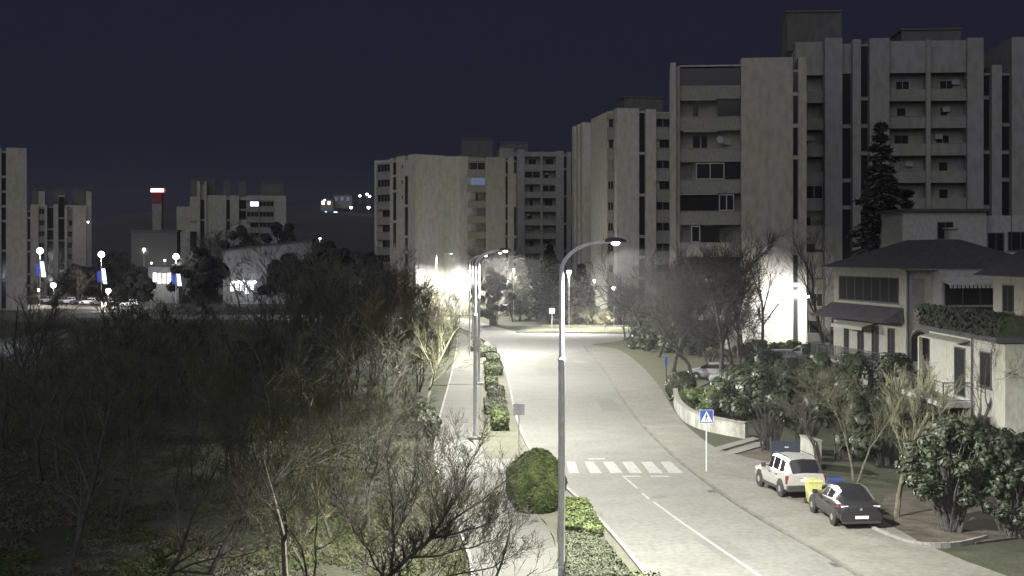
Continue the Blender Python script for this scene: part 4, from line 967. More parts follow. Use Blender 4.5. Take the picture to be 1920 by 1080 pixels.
m = MB(); m.box(-.5, LH - .6, -1.7, -.003, 2.62, 2.84); m.build('balcony_slab', M_plast, t1)
railing(t1, [(-.42, 0), (-.42, -1.6), (LH - .7, -1.6), (LH - .7, 0)], 2.84, 1.0, M_dsteel)
for q in (.4, 4.0, 7.6, 11.2):
    m = MB(); m.box(q - .12, q + .12, -1.62, -1.38, 0, 2.62); m.build('pillar', M_plastw, t1)
for q in (3.3, 9.0): win(t1, q, q + 1.2, 0, .9, 2.2, 2, M_framed)
win(t1, 6.2, 7.2, 0, .05, 2.2, 1, M_framed, name='door', sill=False)
# end wall towards the camera (local x = LH)
def endbox(nm, mt, y0, y1, x0, x1, z0, z1, par=t1):
    m = MB(); m.box(x0, x1, y0, y1, z0, z1); return m.build(nm, mt, par)
endbox('drainpipe', M_dsteel, .05, .15, LH + .02, LH + .12, 0, 9.4)
endbox('stair_window', M_blind, .45, 1.3, LH - .01, LH + .03, 6.9, 8.9)
m = MB(); cy, ry = 1.0, .62
pts = [(cy - ry, 3.3), (cy + ry, 3.3)] + [(cy + ry * cos(a * pi / 10), 4.7 + ry * sin(a * pi / 10)) for a in range(11)]
m.hexa([(LH - .01, a, b) for a, b in pts], [(LH + .02, a, b) for a, b in pts]); m.build('arched_window', M_glass, t1)
m = MB(); m.box(LH, LH + .1, .35, 1.7, 3.18, 3.28); m.build('arch_sill', M_plastw, t1)
m = MB(); pts = [(cy + ry * 1.25 * cos(a * pi / 10), 4.7 + ry * 1.25 * sin(a * pi / 10)) for a in range(11)]
for (a, b), (c, d_) in zip(pts, pts[1:]): m.tube([(LH + .02, a, b), (LH + .02, c, d_)], .06, 5)
m.build('arch_trim', M_plastw, t1)
# bay with balustrade and awning, stands out of the end wall
endbox('bay_wall', M_plast, 1.95, 6.4, LH, LH + 1.2, 0, 9.46)
m = MB(); m.box(LH + 1.2, LH + 1.26, 2.15, 5.9, 7.15, 8.85); m.build('bay_window', M_glassh, t1)
m = MB()
for q in (2.12, 3.4, 4.65, 5.88): m.box(LH + 1.2, LH + 1.3, q, q + .06, 7.1, 8.9)
m.box(LH + 1.2, LH + 1.3, 2.18, 5.94, 8.85, 8.93); m.build('bay_window_frame', M_framed, t1)
m = MB(); m.hexa([(LH + 1.2, 1.95, 8.75), (LH + 2.3, 1.95, 8.5), (LH + 2.3, 6.0, 8.5), (LH + 1.2, 6.0, 8.75)], [(LH + 1.2, 1.95, 9.0), (LH + 2.3, 1.95, 8.56), (LH + 2.3, 6.0, 8.56), (LH + 1.2, 6.0, 9.0)])
for k in range(14): m.box(LH + 2.3, LH + 2.33, 1.95 + k * .29, 2.15 + k * .29, 8.3, 8.56)
m.build('awning', M_plastw, t1)
m = MB(); m.box(LH + 1.2, LH + 2.5, 1.9, 6.1, 6.2, 6.38); m.box(LH + 2.3, LH + 2.5, 1.9, 6.1, 6.98, 7.12); 
for k in range(22): m.lathe([(.05, 6.38), (.085, 6.55), (.045, 6.8), (.06, 6.98)], 8, (LH + 2.4, 2.0 + k * .19, 0))
m.box(LH + 2.25, LH + 2.55, 5.9, 6.3, 6.2, 9.4); m.build('balustrade', M_plastw, t1)

# H2: white house nearer on the right, front on the plane x = 23.3
t2 = local_house('white_house', 'white two storey house with dark planted roof terrace at the right edge', 23.3, 74.5, -pi / 2)
L2 = 11.5; D2 = 12
m = MB(); m.box(0, L2, 0, D2, 0, 6.35); m.build('wall', M_plastw, t2)
m = MB(); m.box(-.5, L2 + .35, -.55, D2, 6.352, 6.6); m.build('roof_slab', M_roof, t2)
m = MB(); m.box(-.35, L2 + .2, -.38, -.2, 6.6, 7.6); m.box(-.35, -.17, -.2, 9, 6.6, 7.6); m.box(L2 + .02, L2 + .2, -.2, 9, 6.6, 7.6); m.build('terrace_parapet', M_core, t2)
lv = MB(); rg = random.Random(4)
for _ in range(3800):
    s_ = rg.uniform(-.35, L2 + .2); leafquad(lv, (s_, -.3 + rg.gauss(0, .16), 6.6 + 1.15 * rg.random() ** .8), (rg.gauss(0, .5), -1, rg.uniform(0, 1)), .16 * rg.uniform(.6, 1.2), rg)
lv.build('terrace_planting', mat('terrace_leaf', (.017, .021, .013), .8, var=.4, scale=2), t2)
win(t2, 8.2, 9.75, 0, 4.0, 5.75, 1, M_framed)
m = MB(); m.box(8.05, 9.9, -.09, -.002, 5.76, 5.86); m.build('lintel', M_plast, t2)
win(t2, 7.9, 9.6, 0, 1.0, 2.6, 1, M_framed)
win(t2, 4.35, 6.0, 0, 3.15, 5.7, 1, M_framed, name='terrace_door', sill=False)
win(t2, 2.0, 4.2, 0, .8, 2.2, 1, M_framed)
m = MB(); m.box(-.1, 6.9, -1.5, -.003, 2.75, 3.0); m.build('balcony_slab', M_plast, t2)
railing(t2, [(-.02, 0), (-.02, -1.4), (6.8, -1.4), (6.8, 0)], 3.0, 1.0, M_dsteel, step=1.15, bar=.02)
m = MB(); m.tube([(7.15, -.08, 0), (7.15, -.08, 6.3)], .05, 8); m.build('drainpipe', M_dsteel, t2, True)
m = MB(); m.hexa([(.2, -.62, 5.95), (6.6, -.62, 5.95), (6.6, -.003, 6.1), (.2, -.003, 6.1)], [(.2, -.62, 6.02), (6.6, -.62, 6.02), (6.6, -.003, 6.17), (.2, -.003, 6.17)]); m.build('canopy', M_plast, t2)
m = MB(); m.box(-.1, .12, -.6, -.4, 3.0, 5.95); m.build('pillar', M_plastw, t2)
# set back upper storey
m = MB(); m.box(.5, L2 - .3, 3.4, D2, 6.6, 9.4); m.build('upper_wall', M_plast, t2)
m = MB(); m.hexa([(-.3, 2.5, 9.38), (L2 + .6, 2.5, 9.38), (L2 + .6, D2 + .5, 9.38), (-.3, D2 + .5, 9.38)], [(1, 5.6, 11.2), (L2 - 1, 5.6, 11.2), (L2 - 1, D2 - 1, 11.2), (1, D2 - 1, 11.2)]); m.build('roof', M_tile, t2)
win(t2, 2.0, 3.6, 3.4, 7.4, 8.9, 2, M_framed); win(t2, 6.0, 8.4, 3.4, 6.7, 8.9, 2, M_framed)
# H3: pale house higher up behind
d3 = 114; t3 = local_house('pale_house', 'pale upper house with one dark window behind the dark hipped roof', gx(1692, d3), d3, radians(-3))
w3 = gx(1950, d3) - gx(1692, d3); zt3 = gz(397, d3)
m = MB(); m.box(0, w3 * .60, 0, 9, 0, zt3); m.build('wall', M_plast, t3)
m = MB(); m.box(-.3, w3 * .60 + .3, -.3, 9.3, zt3, zt3 + .25); m.build('roof', M_roof, t3)
win(t3, gx(1756, d3) - gx(1692, d3), gx(1786, d3) - gx(1692, d3), 0, gz(449, d3), gz(416, d3), 2, M_framed)
xa = w3 * .605
m = MB(); m.box(xa, w3, 1.2, 9, 0, zt3 - .3); m.build('side_wall', M_plast, t3)
m = MB(); m.box(xa, w3, -.5, -.35, gz(502, d3), gz(473, d3)); m.box(xa, w3, -.35, 1.2, gz(502, d3), gz(500, d3) + .1); m.build('balcony', M_plastw, t3)
win(t3, xa + .4, xa + 1.8, 1.2, gz(472, d3), gz(436, d3), 2, M_framed); win(t3, xa + 2.1, xa + 4.3, 1.2, gz(470, d3), gz(434, d3), 2, M_framed)
m = MB(); m.tube([(xa + 1.9, -.42, gz(473, d3)), (xa + 1.9, -.42, gz(400, d3))], .04, 6); m.build('mast', M_dsteel, t3)

# garden wall, gate, gate wall, driveway strips, parked cars behind
def wall_run(name, label, pts, h, th, mt, cap=None):
    t = thing(name, label, 'garden wall', (*pts[0], 0)); o = Vector((*pts[0], 0)); m = MB(); c = MB()
    for k in range(len(pts) - 1):
        a, b = Vector((*pts[k], 0)) - o, Vector((*pts[k + 1], 0)) - o; tt = (b - a).normalized(); n = Vector((-tt.y, tt.x, 0)) * th / 2
        hh = h[k] if isinstance(h, list) else h; h2 = h[k + 1] if isinstance(h, list) else h
        q = [a - n, b - n, b + n, a + n]
        m.hexa([(p.x, p.y, -.02) for p in q], [(q[0].x, q[0].y, hh), (q[1].x, q[1].y, h2), (q[2].x, q[2].y, h2), (q[3].x, q[3].y, hh)])
        n = n * 1.35; q = [a - n, b - n, b + n, a + n]
        c.hexa([(p.x, p.y, z) for p, z in zip(q, (hh, h2, h2, hh))], [(p.x, p.y, z + .07) for p, z in zip(q, (hh, h2, h2, hh))])
    m.build('masonry', mt, t); c.build('coping', cap or M_kerb, t); return t
M_gwall = wallmat('garden_wall_render', (.34, .335, .31), (.17, .165, .14), .9)
wall_run('garden_wall', 'curved whitewashed garden wall behind the crossing sign', smooth_pts(G((1266, 752), (1268, 768), (1282, 788), (1310, 803), (1350, 813), (1400, 822)), 2), .85, .25, M_gwall)
wall_run('gate_wall', 'short pale gate wall behind the silver car', G((1506, 868), (1535, 880)), 1.35, .3, M_gwall)
x, y = g(1475, 866); t = thing('garden_gate', 'dark blue metal garden gate between wall ends', 'gate', (x, y, 0), radians(-15))
m = MB(); m.box(-.75, .75, -.03, .03, .12, 1.05); m.build('gate_leaf', mat('gate_blue', (.022, .026, .045), .6, var=.1), t)
m = MB(); m.box(-.85, -.76, -.06, .06, 0, 1.2); m.build('gate_post', M_dsteel, t); m = MB(); m.box(.76, .85, -.06, .06, 0, 1.2); m.build('gate_post', M_dsteel, t)
m = MB(); m.box(-.09, .09, -.05, -.032, .72, .78); m.build('handle', M_steel, t)
patch('driveway', [(1332, 846), (1440, 868), (1500, 866), (1450, 838), (1400, 826)], .05, M_soil, 'earthy driveway by the garden gate')
patch('driveway_strip', [(1336, 843), (1350, 848), (1424, 826), (1412, 822)], .10, M_pad, 'upper pale concrete wheel strip of the driveway')
patch('driveway_strip', [(1352, 852), (1368, 857), (1440, 836), (1428, 830)], .10, M_pad, 'lower pale concrete wheel strip of the driveway')
patch('car_park', [(1290, 735), (1500, 735), (1560, 662), (1320, 662)], .03, M_soil, 'shaded parking yard below the bright wall')
kerb('planting_edge', smooth_pts(G((1630, 992), (1680, 1014), (1720, 1026), (1790, 1027), (1850, 1012)), 2), .12, .17, M_kerb, 'curved pale edging of the planting bed')
patch('planting_bed', [(1690, 1012), (1830, 1020), (1990, 1000), (1990, 880), (1660, 930), (1640, 985)], .06, M_soil, 'dark earth of the planting bed under the shrubs')
wag_st = [(2.0, .35, .55, .55, .65, .66, .5, 'h'), (1.9, .25, .66, .7, .8, .76, .6, 'h'), (.95, .22, .9, .78, .86, .98, .6, 'h'), (.25, .22, .94, .78, .86, 1.42, .55, 'c'), (-.9, .22, .95, .78, .86, 1.46, .56, 'w'), (-1.0, .22, .95, .78, .86, 1.46, .56, 'c'), (-1.5, .22, .95, .77, .86, 1.42, .54, 'r'), (-1.95, .26, .93, .72, .82, .98, .5, 'h'), (-2.02, .36, .85, .68, .78, .9, .5, 'h')]
M_cw = mat('white_car_paint', (.22, .22, .22), .35); M_cg = mat('grey_car_paint', (.16, .165, .18), .3, metal=.3); M_cd = mat('dark_car_paint', (.03, .035, .05), .25, spec=.6)
def parked(label, u, v, rz, paint, grp, d=None, z=.03):
    x, y = g(u, v) if d is None else (gx(u, d), d)
    t, b = car(label, x, y, rz, paint, wag_st, 2.5, wr=.31, group=grp, z=z); return t
YG = 'cars in the shaded yard'
parked('white car half hidden by a dark trunk in the shaded yard', 1378, 722, 1.2, M_cw, YG)
parked('pale car in front of the bright wall foot, right of the bare tree', 1455, 684, 1.45, M_cw, YG)
parked('silver car directly under the lamp washing the wall', 1503, 676, 1.3, M_cg, YG)
parked('dark car deep in the yard near the house balcony', 1520, 712, 1.1, M_cd, YG)
parked('white car parked by the dim hedge at the left of the yard', 1335, 712, 1.35, M_cw, YG)
parked('car with a lit lamp waiting at the side road by the island', 1212, 641, 1.75, M_cd, 'cars in the side road', z=.005)
rng = random.Random(9)
FARC = 'cars in the far car park'
labs = ['white car, leftmost of the far car park', 'grey car second from the left in the far car park', 'white car under the warm low lamp', 'dark car right of the warm low lamp', 'white car in the middle of the far row', 'grey car just left of the middle low lamp', 'pale car just right of the middle low lamp', 'dark car near the right end of the far row', 'white car at the right end of the far row']
first = None
for i, lb in enumerate(labs):
    u = 92 + i * 19; wf = mat('far_white_paint', (.6, .6, .6), .3); pt = [wf, M_cg, wf, M_cd, wf, M_cg, M_silver, M_cd, wf][i]
    x, y = gx(u, 290 - i * 2.5), 290 - i * 2.5
    t, b = car(lb, x, y, 1.5 + rng.uniform(-.1, .1), pt, wag_st, 2.5, wr=.31, group=FARC, z=.03)
patch('far_car_park', [(20, 580), (290, 580), (300, 552), (20, 552)], .01, M_walk, 'far car park lit by low lamps')
patch('lit_yard', [(-80, 665), (130, 632), (125, 616), (-80, 650)], .01, M_path, 'bluish lit paved yard glimpsed through the thicket at the left')
park_lamp('cold bright lamp by the paved yard beyond the left frame edge', -30, 560, 150, 5200, .3, col=(.72, .8, 1))
# ------------------------------------------------------------------ trees
def rdir(d, ang, az):
    d = Vector(d).normalized(); o = d.orthogonal().normalized(); w_ = d.cross(o)
    return (d * cos(ang) + (o * cos(az) + w_ * sin(az)) * sin(ang)).normalized()
def bare_tree(label, x, y, h, seed, bark=None, twig=None, stems=1, trunk=.25, spread=.75, upr=.25, lv=4, r0=None, group=None, name='bare_tree', z=0, dens=1.0, lean=(0, 0), minr=.006, wob=.16, rz=0, ivy=0):
    rng = random.Random(seed); t = thing(name, label, 'tree', (x, y, z), rz, group)
    T, K = MB(), MB(); r0 = r0 or h * .016
    def grow(p, d, L, r, l):
        n = 5 if l == 0 else (4 if l < 3 else 3); path = [p]; rad = [r]; q = Vector(p); dd = Vector(d); dirs = [dd.copy()]
        for i in range(n):
            dd = (dd + Vector((rng.gauss(0, wob), rng.gauss(0, wob), rng.gauss(0, wob) + upr * .22 * (l > 0)))).normalized()
            q = q + dd * L / n; path.append(q.copy()); rad.append(max(minr * .6, r * (1 - .72 * (i + 1) / n))); dirs.append(dd.copy())
        (T if l < 1 else K).tube(path, rad, 7 if l == 0 else (5 if l == 1 else (4 if l == 2 else 3)), cap=l == 0)
        if l >= lv: return
        nb = int((rng.uniform(6, 8) if l == 0 else rng.uniform(5, 7) if l == 1 else rng.uniform(4, 6.2)) * dens + .5)
        for k in range(nb):
            f = (trunk + (1 - trunk) * (k + rng.random()) / nb) if l == 0 else (.22 + .78 * (k + rng.random()) / nb)
            i = min(n - 1, int(f * n)); e = f * n - i; b = path[i].lerp(path[i + 1], e); rr = rad[i] * (1 - e) + rad[i + 1] * e
            ang = rng.uniform(.45, .95) * spread * (1.0 if l else 1.05); ll = L * rng.uniform(.42, .66) * (1.05 - .45 * f if l == 0 else 1.0)
            grow(b, rdir(dirs[i], ang, rng.random() * 2 * pi + k * 2.4), ll, max(minr, min(rr * .75, rr * rng.uniform(.45, .68))), l + 1)
    for s in range(stems):
        a = 2 * pi * s / max(1, stems) + rng.random(); d = Vector((lean[0] + (.28 * cos(a) if stems > 1 else 0), lean[1] + (.28 * sin(a) if stems > 1 else 0), 1)).normalized()
        grow(Vector((.12 * cos(a) * (stems > 1), .12 * sin(a) * (stems > 1), -.05)), d, h * rng.uniform(.72, .8), r0 * (1 if stems == 1 else .7), 0)
    T.build('trunk', bark or M_bark, t, True); K.build('crown', twig or M_twig, t)
    if ivy:
        m = MB()
        for _ in range(ivy):
            zz = rng.uniform(.1, h * .5); a = rng.random() * 2 * pi; leafquad(m, (r0 * 1.5 * cos(a), r0 * 1.5 * sin(a), zz), (cos(a), sin(a), .4), .12, rng)
        m.build('ivy', M_leafd, t)
    return t
# foreground trees left of the path
FG = 'leafless trees at the near edge of the park'
def limb_tree(label, u0, v0, limbs, seed, mb=M_bark, tw=M_twig, group=None, name='bare_tree', tl=1.0, dens=1.0):
    """tree with its main limbs laid out one by one (u, v, depth) and twigs grown from them"""
    rng = random.Random(seed); x0, y0 = g(u0, v0); t = thing(name, label, 'tree', (x0, y0, 0), 0, group); T, K = MB(), MB()
    def L3(p): return Vector((gx(p[0], p[2]) - x0, p[2] - y0, gz(p[1], p[2])))
    def twig(p, d_, L, r, l):
        n = 5; path = [p]; rad = [r]; q = p.copy(); dd = d_.copy(); dirs = [dd.copy()]
        for i in range(n):
            dd = (dd + Vector((rng.gauss(0, .15), rng.gauss(0, .15), rng.gauss(.09, .13)))).normalized(); q = q + dd * L / n
            path.append(q.copy()); rad.append(max(.004, r * (1 - .75 * (i + 1) / n))); dirs.append(dd.copy())
        K.tube(path, rad, 4 if l < 2 else 3, cap=False)
        if l >= 3: return
        for k in range(int(rng.uniform(3.2, 5.6) * dens)):
            f = .2 + .75 * rng.random(); i = min(n - 1, int(f * n)); b_ = path[i].lerp(path[i + 1], f * n - i)
            twig(b_, rdir(dirs[i], rng.uniform(.35, .8), rng.random() * 6.28), L * rng.uniform(.4, .68), max(.0055, rad[i] * .6), l + 1)
    for li, (pts, r0, r1) in enumerate(limbs):
        P = [L3(p) for p in pts]; Q = []
        for s in range(len(P) - 1):
            for k in range(4): Q.append(P[s].lerp(P[s + 1], k / 4) + (Vector((rng.gauss(0, .03), rng.gauss(0, .03), rng.gauss(0, .03))) if s + k else Vector()))
        Q.append(P[-1]); n = len(Q); rad = [r0 + (r1 - r0) * i / (n - 1) for i in range(n)]
        (T if li == 0 else K).tube(Q, rad, 7)
        for i in range(2 if li == 0 else 1, n):
            dd = (Q[i] - Q[i - 1]).normalized()
            for k in range(int(rng.uniform(1.2, 2.7) * dens + .4)):
                twig(Q[i - 1].lerp(Q[i], rng.random()), rdir((dd + Vector((0, 0, .35))).normalized(), rng.uniform(.3, .85), rng.random() * 6.28), tl * rng.uniform(.5, 1.15), max(.008, rad[i] * .5), 1)
    T.build('trunk', mb, t, True); K.build('crown', tw, t); return t
limb_tree('spreading dark leafless tree in the foreground reaching over the footpath', 690, 1140, [
    ([(690, 1140, 39.7), (722, 1090, 39.5), (762, 1048, 39.3), (806, 1011, 39.2)], .085, .055),
    ([(806, 1011, 39.2), (830, 975, 39.4), (853, 930, 39.6), (850, 880, 39.8), (838, 822, 40)], .042, .010),
    ([(830, 975, 39.4), (862, 925, 39), (882, 870, 38.8), (900, 828, 38.6)], .034, .010),
    ([(806, 1011, 39.2), (850, 975, 38.8), (905, 938, 38.5), (948, 900, 38.2)], .042, .009),
    ([(806, 1011, 39.2), (860, 1000, 38.4), (915, 985, 38), (950, 955, 37.6)], .045, .008),
    ([(762, 1048, 39.3), (830, 1040, 38.6), (900, 1022, 38), (935, 1000, 37.6)], .04, .008),
    ([(722, 1090, 39.5), (810, 1085, 37.6), (900, 1070, 37), (985, 1035, 36.4)], .045, .008),
    ([(735, 1075, 39.4), (738, 1010, 40), (735, 930, 40.2), (727, 850, 40.4)], .055, .010),
    ([(738, 1010, 40), (770, 950, 40.5), (786, 890, 40.8), (780, 838, 41)], .04, .009),
    ([(806, 1011, 39.2), (815, 950, 40), (810, 890, 40.3), (800, 850, 40.5)], .04, .009),
    ([(722, 1090, 39.5), (690, 1030, 39), (660, 985, 38.7), (640, 940, 38.5)], .04, .009)], 101, group='leafless trees at the near edge of the park', tl=.85, dens=1.3, tw=mat('brown_twigs', (.05, .043, .034), .9, var=.3, scale=1))
bare_tree('second foreground leafless tree low in the bottom corner by the footpath edge', *g(905, 1180), 4.0, 102, spread=1.0, upr=.5, trunk=.1, lv=4, dens=.9, r0=.06, lean=(.1, .0), group=FG, minr=.007)
bare_tree('pale forked birch like trunk standing in the grass at bottom left centre', *g(540, 1120), 7.0, 103, bark=M_barkp, twig=M_twig, spread=.9, upr=.4, trunk=.3, lv=4, group=FG, r0=.11)
bare_tree('thin leafless tree with reddish twigs just behind the spreading one', *g(690, 985), 6.0, 104, spread=.8, upr=.5, trunk=.15, lv=4, dens=.9, group=FG, r0=.09)
bare_tree('dark leaning leafless tree low at the bottom left, twigs level', *g(300, 1130), 7.0, 105, spread=1.0, upr=.2, trunk=.2, lv=4, lean=(.22, 0), group=FG, r0=.08, dens=1.1)
bare_tree('slim bare tree between the leaning tree and the birch like trunk', *g(395, 1075), 7.5, 106, spread=.8, upr=.3, lv=4, lean=(.1, 0), group=FG)
bare_tree('leafless tree in the dark lower left corner', *g(120, 1110), 8.0, 107, spread=.9, upr=.3, lv=4, group=FG)
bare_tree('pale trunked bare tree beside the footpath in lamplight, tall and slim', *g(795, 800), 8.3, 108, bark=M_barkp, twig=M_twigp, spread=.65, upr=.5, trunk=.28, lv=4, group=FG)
for i_, (u_, v_, h_, lab_) in enumerate([(620, 1010, 5.5, 'thin olive twigged tree left of the spreading one'), (560, 960, 6, 'olive twigged tree amid the dark grass'), (470, 985, 6, 'fine twigged tree right of the slim bare tree'), (640, 900, 5, 'small fine twigged tree on the lit grass'), (760, 930, 4.2, 'small twiggy tree at the grass by the footpath edge'), (700, 870, 5, 'fine twigged tree on the grass below the thicket'), (430, 920, 6.5, 'twiggy tree in the half dark behind the slim one'), (340, 960, 6.5, 'dim twiggy tree left of the half dark one'), (580, 1090, 4.5, 'low twig fan at the bottom edge right of the birch like trunk'), (220, 1000, 7, 'nearly unlit tree at the lower left'), (840, 1010, 2.6, 'sapling at the very edge of the footpath')]):
    bare_tree(lab_, *g(u_, v_), h_, 600 + i_, twig=mat('olive_twigs', (.085, .085, .042), .9, var=.3, scale=1), spread=.8, upr=.45, trunk=.08, lv=4, dens=.84, r0=.05 + .003 * h_, minr=.008, stems=1 + i_ % 3, group=FG)
# thicket masters and copies
mast = []
for i, (h, st, sp, up, tr, bk, tw) in enumerate([(9, 1, .75, .35, .22, M_bark, M_twigp), (10, 1, .6, .5, .3, M_bark, M_twig), (8, 3, .75, .4, .15, M_bark, M_twig), (9.5, 1, .9, .2, .25, M_bark, M_twigp), (7, 4, .7, .5, .1, M_barkp, M_twigp), (8.5, 2, .8, .3, .2, M_bark, M_twig)]):
    mast.append((h, dict(stems=st, spread=sp, upr=up, trunk=tr, bark=bk, twig=tw, lv=4, dens=.78, minr=.018), 200 + i))
protos = [None] * 6
TH = 'leafless trees of the dark thicket'
rng = random.Random(77)
def thick(u, v, hh, k, label, group=TH, ry=None):
    x, y = g(u, v)
    h, kw, sd = mast[k]
    if protos[k] is None:
        protos[k] = bare_tree(label, x, y, h, sd, group=group, **kw); t = protos[k]; t.rotation_euler.z = rng.uniform(0, 6.28)
    else: t = dup(protos[k], (x, y, 0), rng.uniform(0, 6.28), None, label, group)
    s = hh / h; t.scale = (s * rng.uniform(.9, 1.15), s * rng.uniform(.9, 1.15), s)
    return t
named = [
    (838, 668, 6.5, 4, 'pale lamplit leafless tree at the far end of the footpath'), (808, 640, 7.5, 1, 'lamplit leafless tree in front of the glaring wall corner'),
    (788, 632, 8.5, 4, 'bushy pale leafless tree left of the lamplit one by the glaring wall'), (812, 705, 6.5, 3, 'leafless tree leaning towards the footpath by the third lamp'),
    (770, 690, 9.2, 0, 'twiggy tree second row from the footpath, olive lit'), (740, 655, 10, 3, 'broad leafless tree below the four-pane windows'),
    (700, 720, 9, 5, 'forked dark leafless tree in the middle of the thicket edge'), (690, 640, 11, 1, 'tall dark tree standing under the left end of the middle block'),
    (760, 760, 6.5, 4, 'low many-stemmed pale tree by the dark bush'), (655, 700, 9.5, 2, 'many-stemmed tree left of the forked dark one'),
    (715, 800, 6.8, 5, 'fallen looking pale branched tree near the grass edge'), (640, 790, 7.5, 0, 'leafless tree at the near thicket edge with pale twigs'),
    (575, 830, 7.5, 1, 'slim tree at the near thicket edge, slightly lit'), (505, 850, 8, 3, 'slim pale streaked tree at the thicket edge, third from the grass'),
    (610, 650, 11.5, 0, 'high dark crown right of the market hall'), (560, 630, 12.5, 5, 'dark crown rising before the market hall wall'),
    (525, 590, 15, 1, 'tall crown hiding the market hall middle'), (450, 585, 13, 3, 'spreading crown whose twigs cross the bright shop windows'),
    (395, 555, 18, 2, 'twiggy tall crown in front of the block with the bright window'), (285, 560, 15, 1, 'leafless crown in front of the pale hall'),
    (235, 565, 11, 0, 'leafless tree between the low car park lamps'), (150, 575, 9, 5, 'leafless tree before the far parked cars'), (110, 582, 6, 3, 'leafless tree below the warm low lamp'), (25, 580, 8, 2, 'leafless tree before the slab end at the left frame edge'),
    (755, 715, 8.5, 3, 'rounded twiggy tree in the lamplit second row by the footpath'), (735, 765, 8, 4, 'many-stemmed grey tree at the lit thicket edge'), (690, 770, 8, 0, 'leafless tree with a dark straight trunk at the lit thicket edge'),
    (785, 735, 7, 2, 'low twiggy tree right by the footpath edging'), (670, 730, 9, 1, 'upright leafless tree behind the dark straight trunk'), (620, 740, 9, 5, 'forked leafless tree at the dim middle of the thicket edge'),
    (720, 690, 10, 2, 'many-stemmed twiggy tree third row from the footpath'), (660, 660, 11, 3, 'broad twiggy crown under the middle block at its left end'), (765, 640, 11, 0, 'tall twiggy tree left of the glaring wall corner'), (340, 575, 13, 3, 'dark crown between the pale hall and the bright window block'), (195, 585, 7, 1, 'slim leafless tree in the gap of the far square'),
    (30, 700, 9, 3, 'dark leafless tree crossing the bluish yard'), (95, 690, 8.5, 0, 'dark leafless tree at the right end of the bluish yard')]
for a in named: thick(*a)
rng2 = random.Random(31); cnt = 0
for row, (v, n, hh) in enumerate([(640, 12, 10), (672, 12, 9), (712, 11, 9), (765, 10, 8), (830, 8, 7.5), (900, 5, 7)]):
    for i in range(n):
        um = 800 - (v - 640) * .8
        u = -30 + (um + 30) * (i + rng2.uniform(.1, .9)) / n
        if u > um - 40 or (v < 740 and u < 500): continue
        thick(u, v + rng2.uniform(-12, 12), hh * rng2.uniform(.75, 1.1), rng2.choice([1, 2, 5]), 'bare dark tree deep in the unlit thicket left of the footpath', 'bare trees deep in the unlit thicket'); cnt += 1
# undergrowth of the thicket: uncountable brambles
m = MB(); rng = random.Random(3)
for _ in range(26000):
    v = 610 + 330 * rng.random() ** 1.5; u = rng.uniform(-40, 838 - max(0, (v - 700)) * .75)
    x, y = g(u, v); 
    if noise3((x * .12, y * .06, 0), 1, 2) < -.12: continue
    s = rng.uniform(.2, .9); zz = rng.uniform(0, .5); dx, dy = rng.gauss(0, .5), rng.gauss(0, .5)
    w_ = .012 * y / 60 + .006
    m.tri((x - w_, y, zz), (x + w_, y, zz), (x + dx * s, y + dy * s, zz + s * rng.uniform(.3, 1.2)))
tag(m.build('undergrowth', mat('bramble', (.045, .045, .026), .95, var=.4, scale=1)), 'dry bramble undergrowth on the thicket floor', None, None, 'stuff')
for (nm, lb, mt_, n_, sd, thr) in (('grass_tufts', 'tufts of green grass in the park', mat('tuft_grass', (.036, .044, .014), .9, var=.5, scale=1.2), 34000, 8, .02), ('fallen_leaves', 'fallen leaves and dead stalks on the park grass', mat('dead_leaf', (.055, .050, .036), .9, var=.6, scale=1.5), 30000, 21, -.12)):
    m = MB()
    for _ in range(n_):
        v = 790 + 340 * rng.random() ** .8; u = rng.uniform(-40, 890)
        x, y = g(u, v); q_ = noise3((x * .6, y * .35, 0), 1, sd)
        if q_ < thr or u > 808 + (v - 820) * .27: continue
        s = rng.uniform(.03, .07); leafquad(m, (x, y, rng.uniform(.0, .10)), (rng.gauss(0, .6), rng.gauss(0, .5) - .6, .6), s, rng, 4.5)
    tag(m.build(nm, mt_), lb, None, None, 'stuff')
def leafy_shrub(label, x, y, rx, ry, h, n, leaf, ls, seed, name='evergreen_shrub', stems=5, z0=.15, group=None, asp=1.8, clumps=26, cat='shrub', z=0, flat=.5, stem_mat=None):
    """loose shrub: stems fan out, leaf clumps sit on twig ends through an uneven volume"""
    rng = random.Random(seed); t = thing(name, label, cat, (x, y, z), 0, group); S = MB(); L = MB()
    cs = []
    for i in range(clumps):
        a = rng.random() * 2 * pi; f = rng.random() ** .7; k = sin(pi * min(1, .18 + .8 * f)) ** .7; rr = sqrt(rng.random()) * k
        cs.append(Vector((rx * rr * cos(a), ry * rr * sin(a), z0 + (h - z0) * (.08 + .9 * f) * rng.uniform(.85, 1.0))))
    for i, c in enumerate(cs):
        b = Vector((rng.gauss(0, rx * .1), rng.gauss(0, ry * .1), 0)); mid = b.lerp(c, .5) + Vector((rng.gauss(0, .1), rng.gauss(0, .1), .1 * h))
        S.tube([b, mid, c], [.03 + .006 * h, .02 + .003 * h, .008], 4)
    per = n // clumps
    for c in cs:
        sr = rng.uniform(.16, .30) * (rx + ry) * .5 * (26 / clumps) ** .33 + .05
        for _ in range(per):
            v = Vector((rng.gauss(0, 1), rng.gauss(0, 1), rng.gauss(0, 1))); v = v.normalized() * sr * rng.random() ** .45
            q = c + Vector((v.x, v.y, v.z * .8))
            if q.z < .05: continue
            leafquad(L, q, v + Vector((0, -.1 * sr, flat * sr)), ls * rng.uniform(.6, 1.3), rng, asp)
    S.build('stems', stem_mat or M_bark, t); L.build('leaves', leaf, t); return t
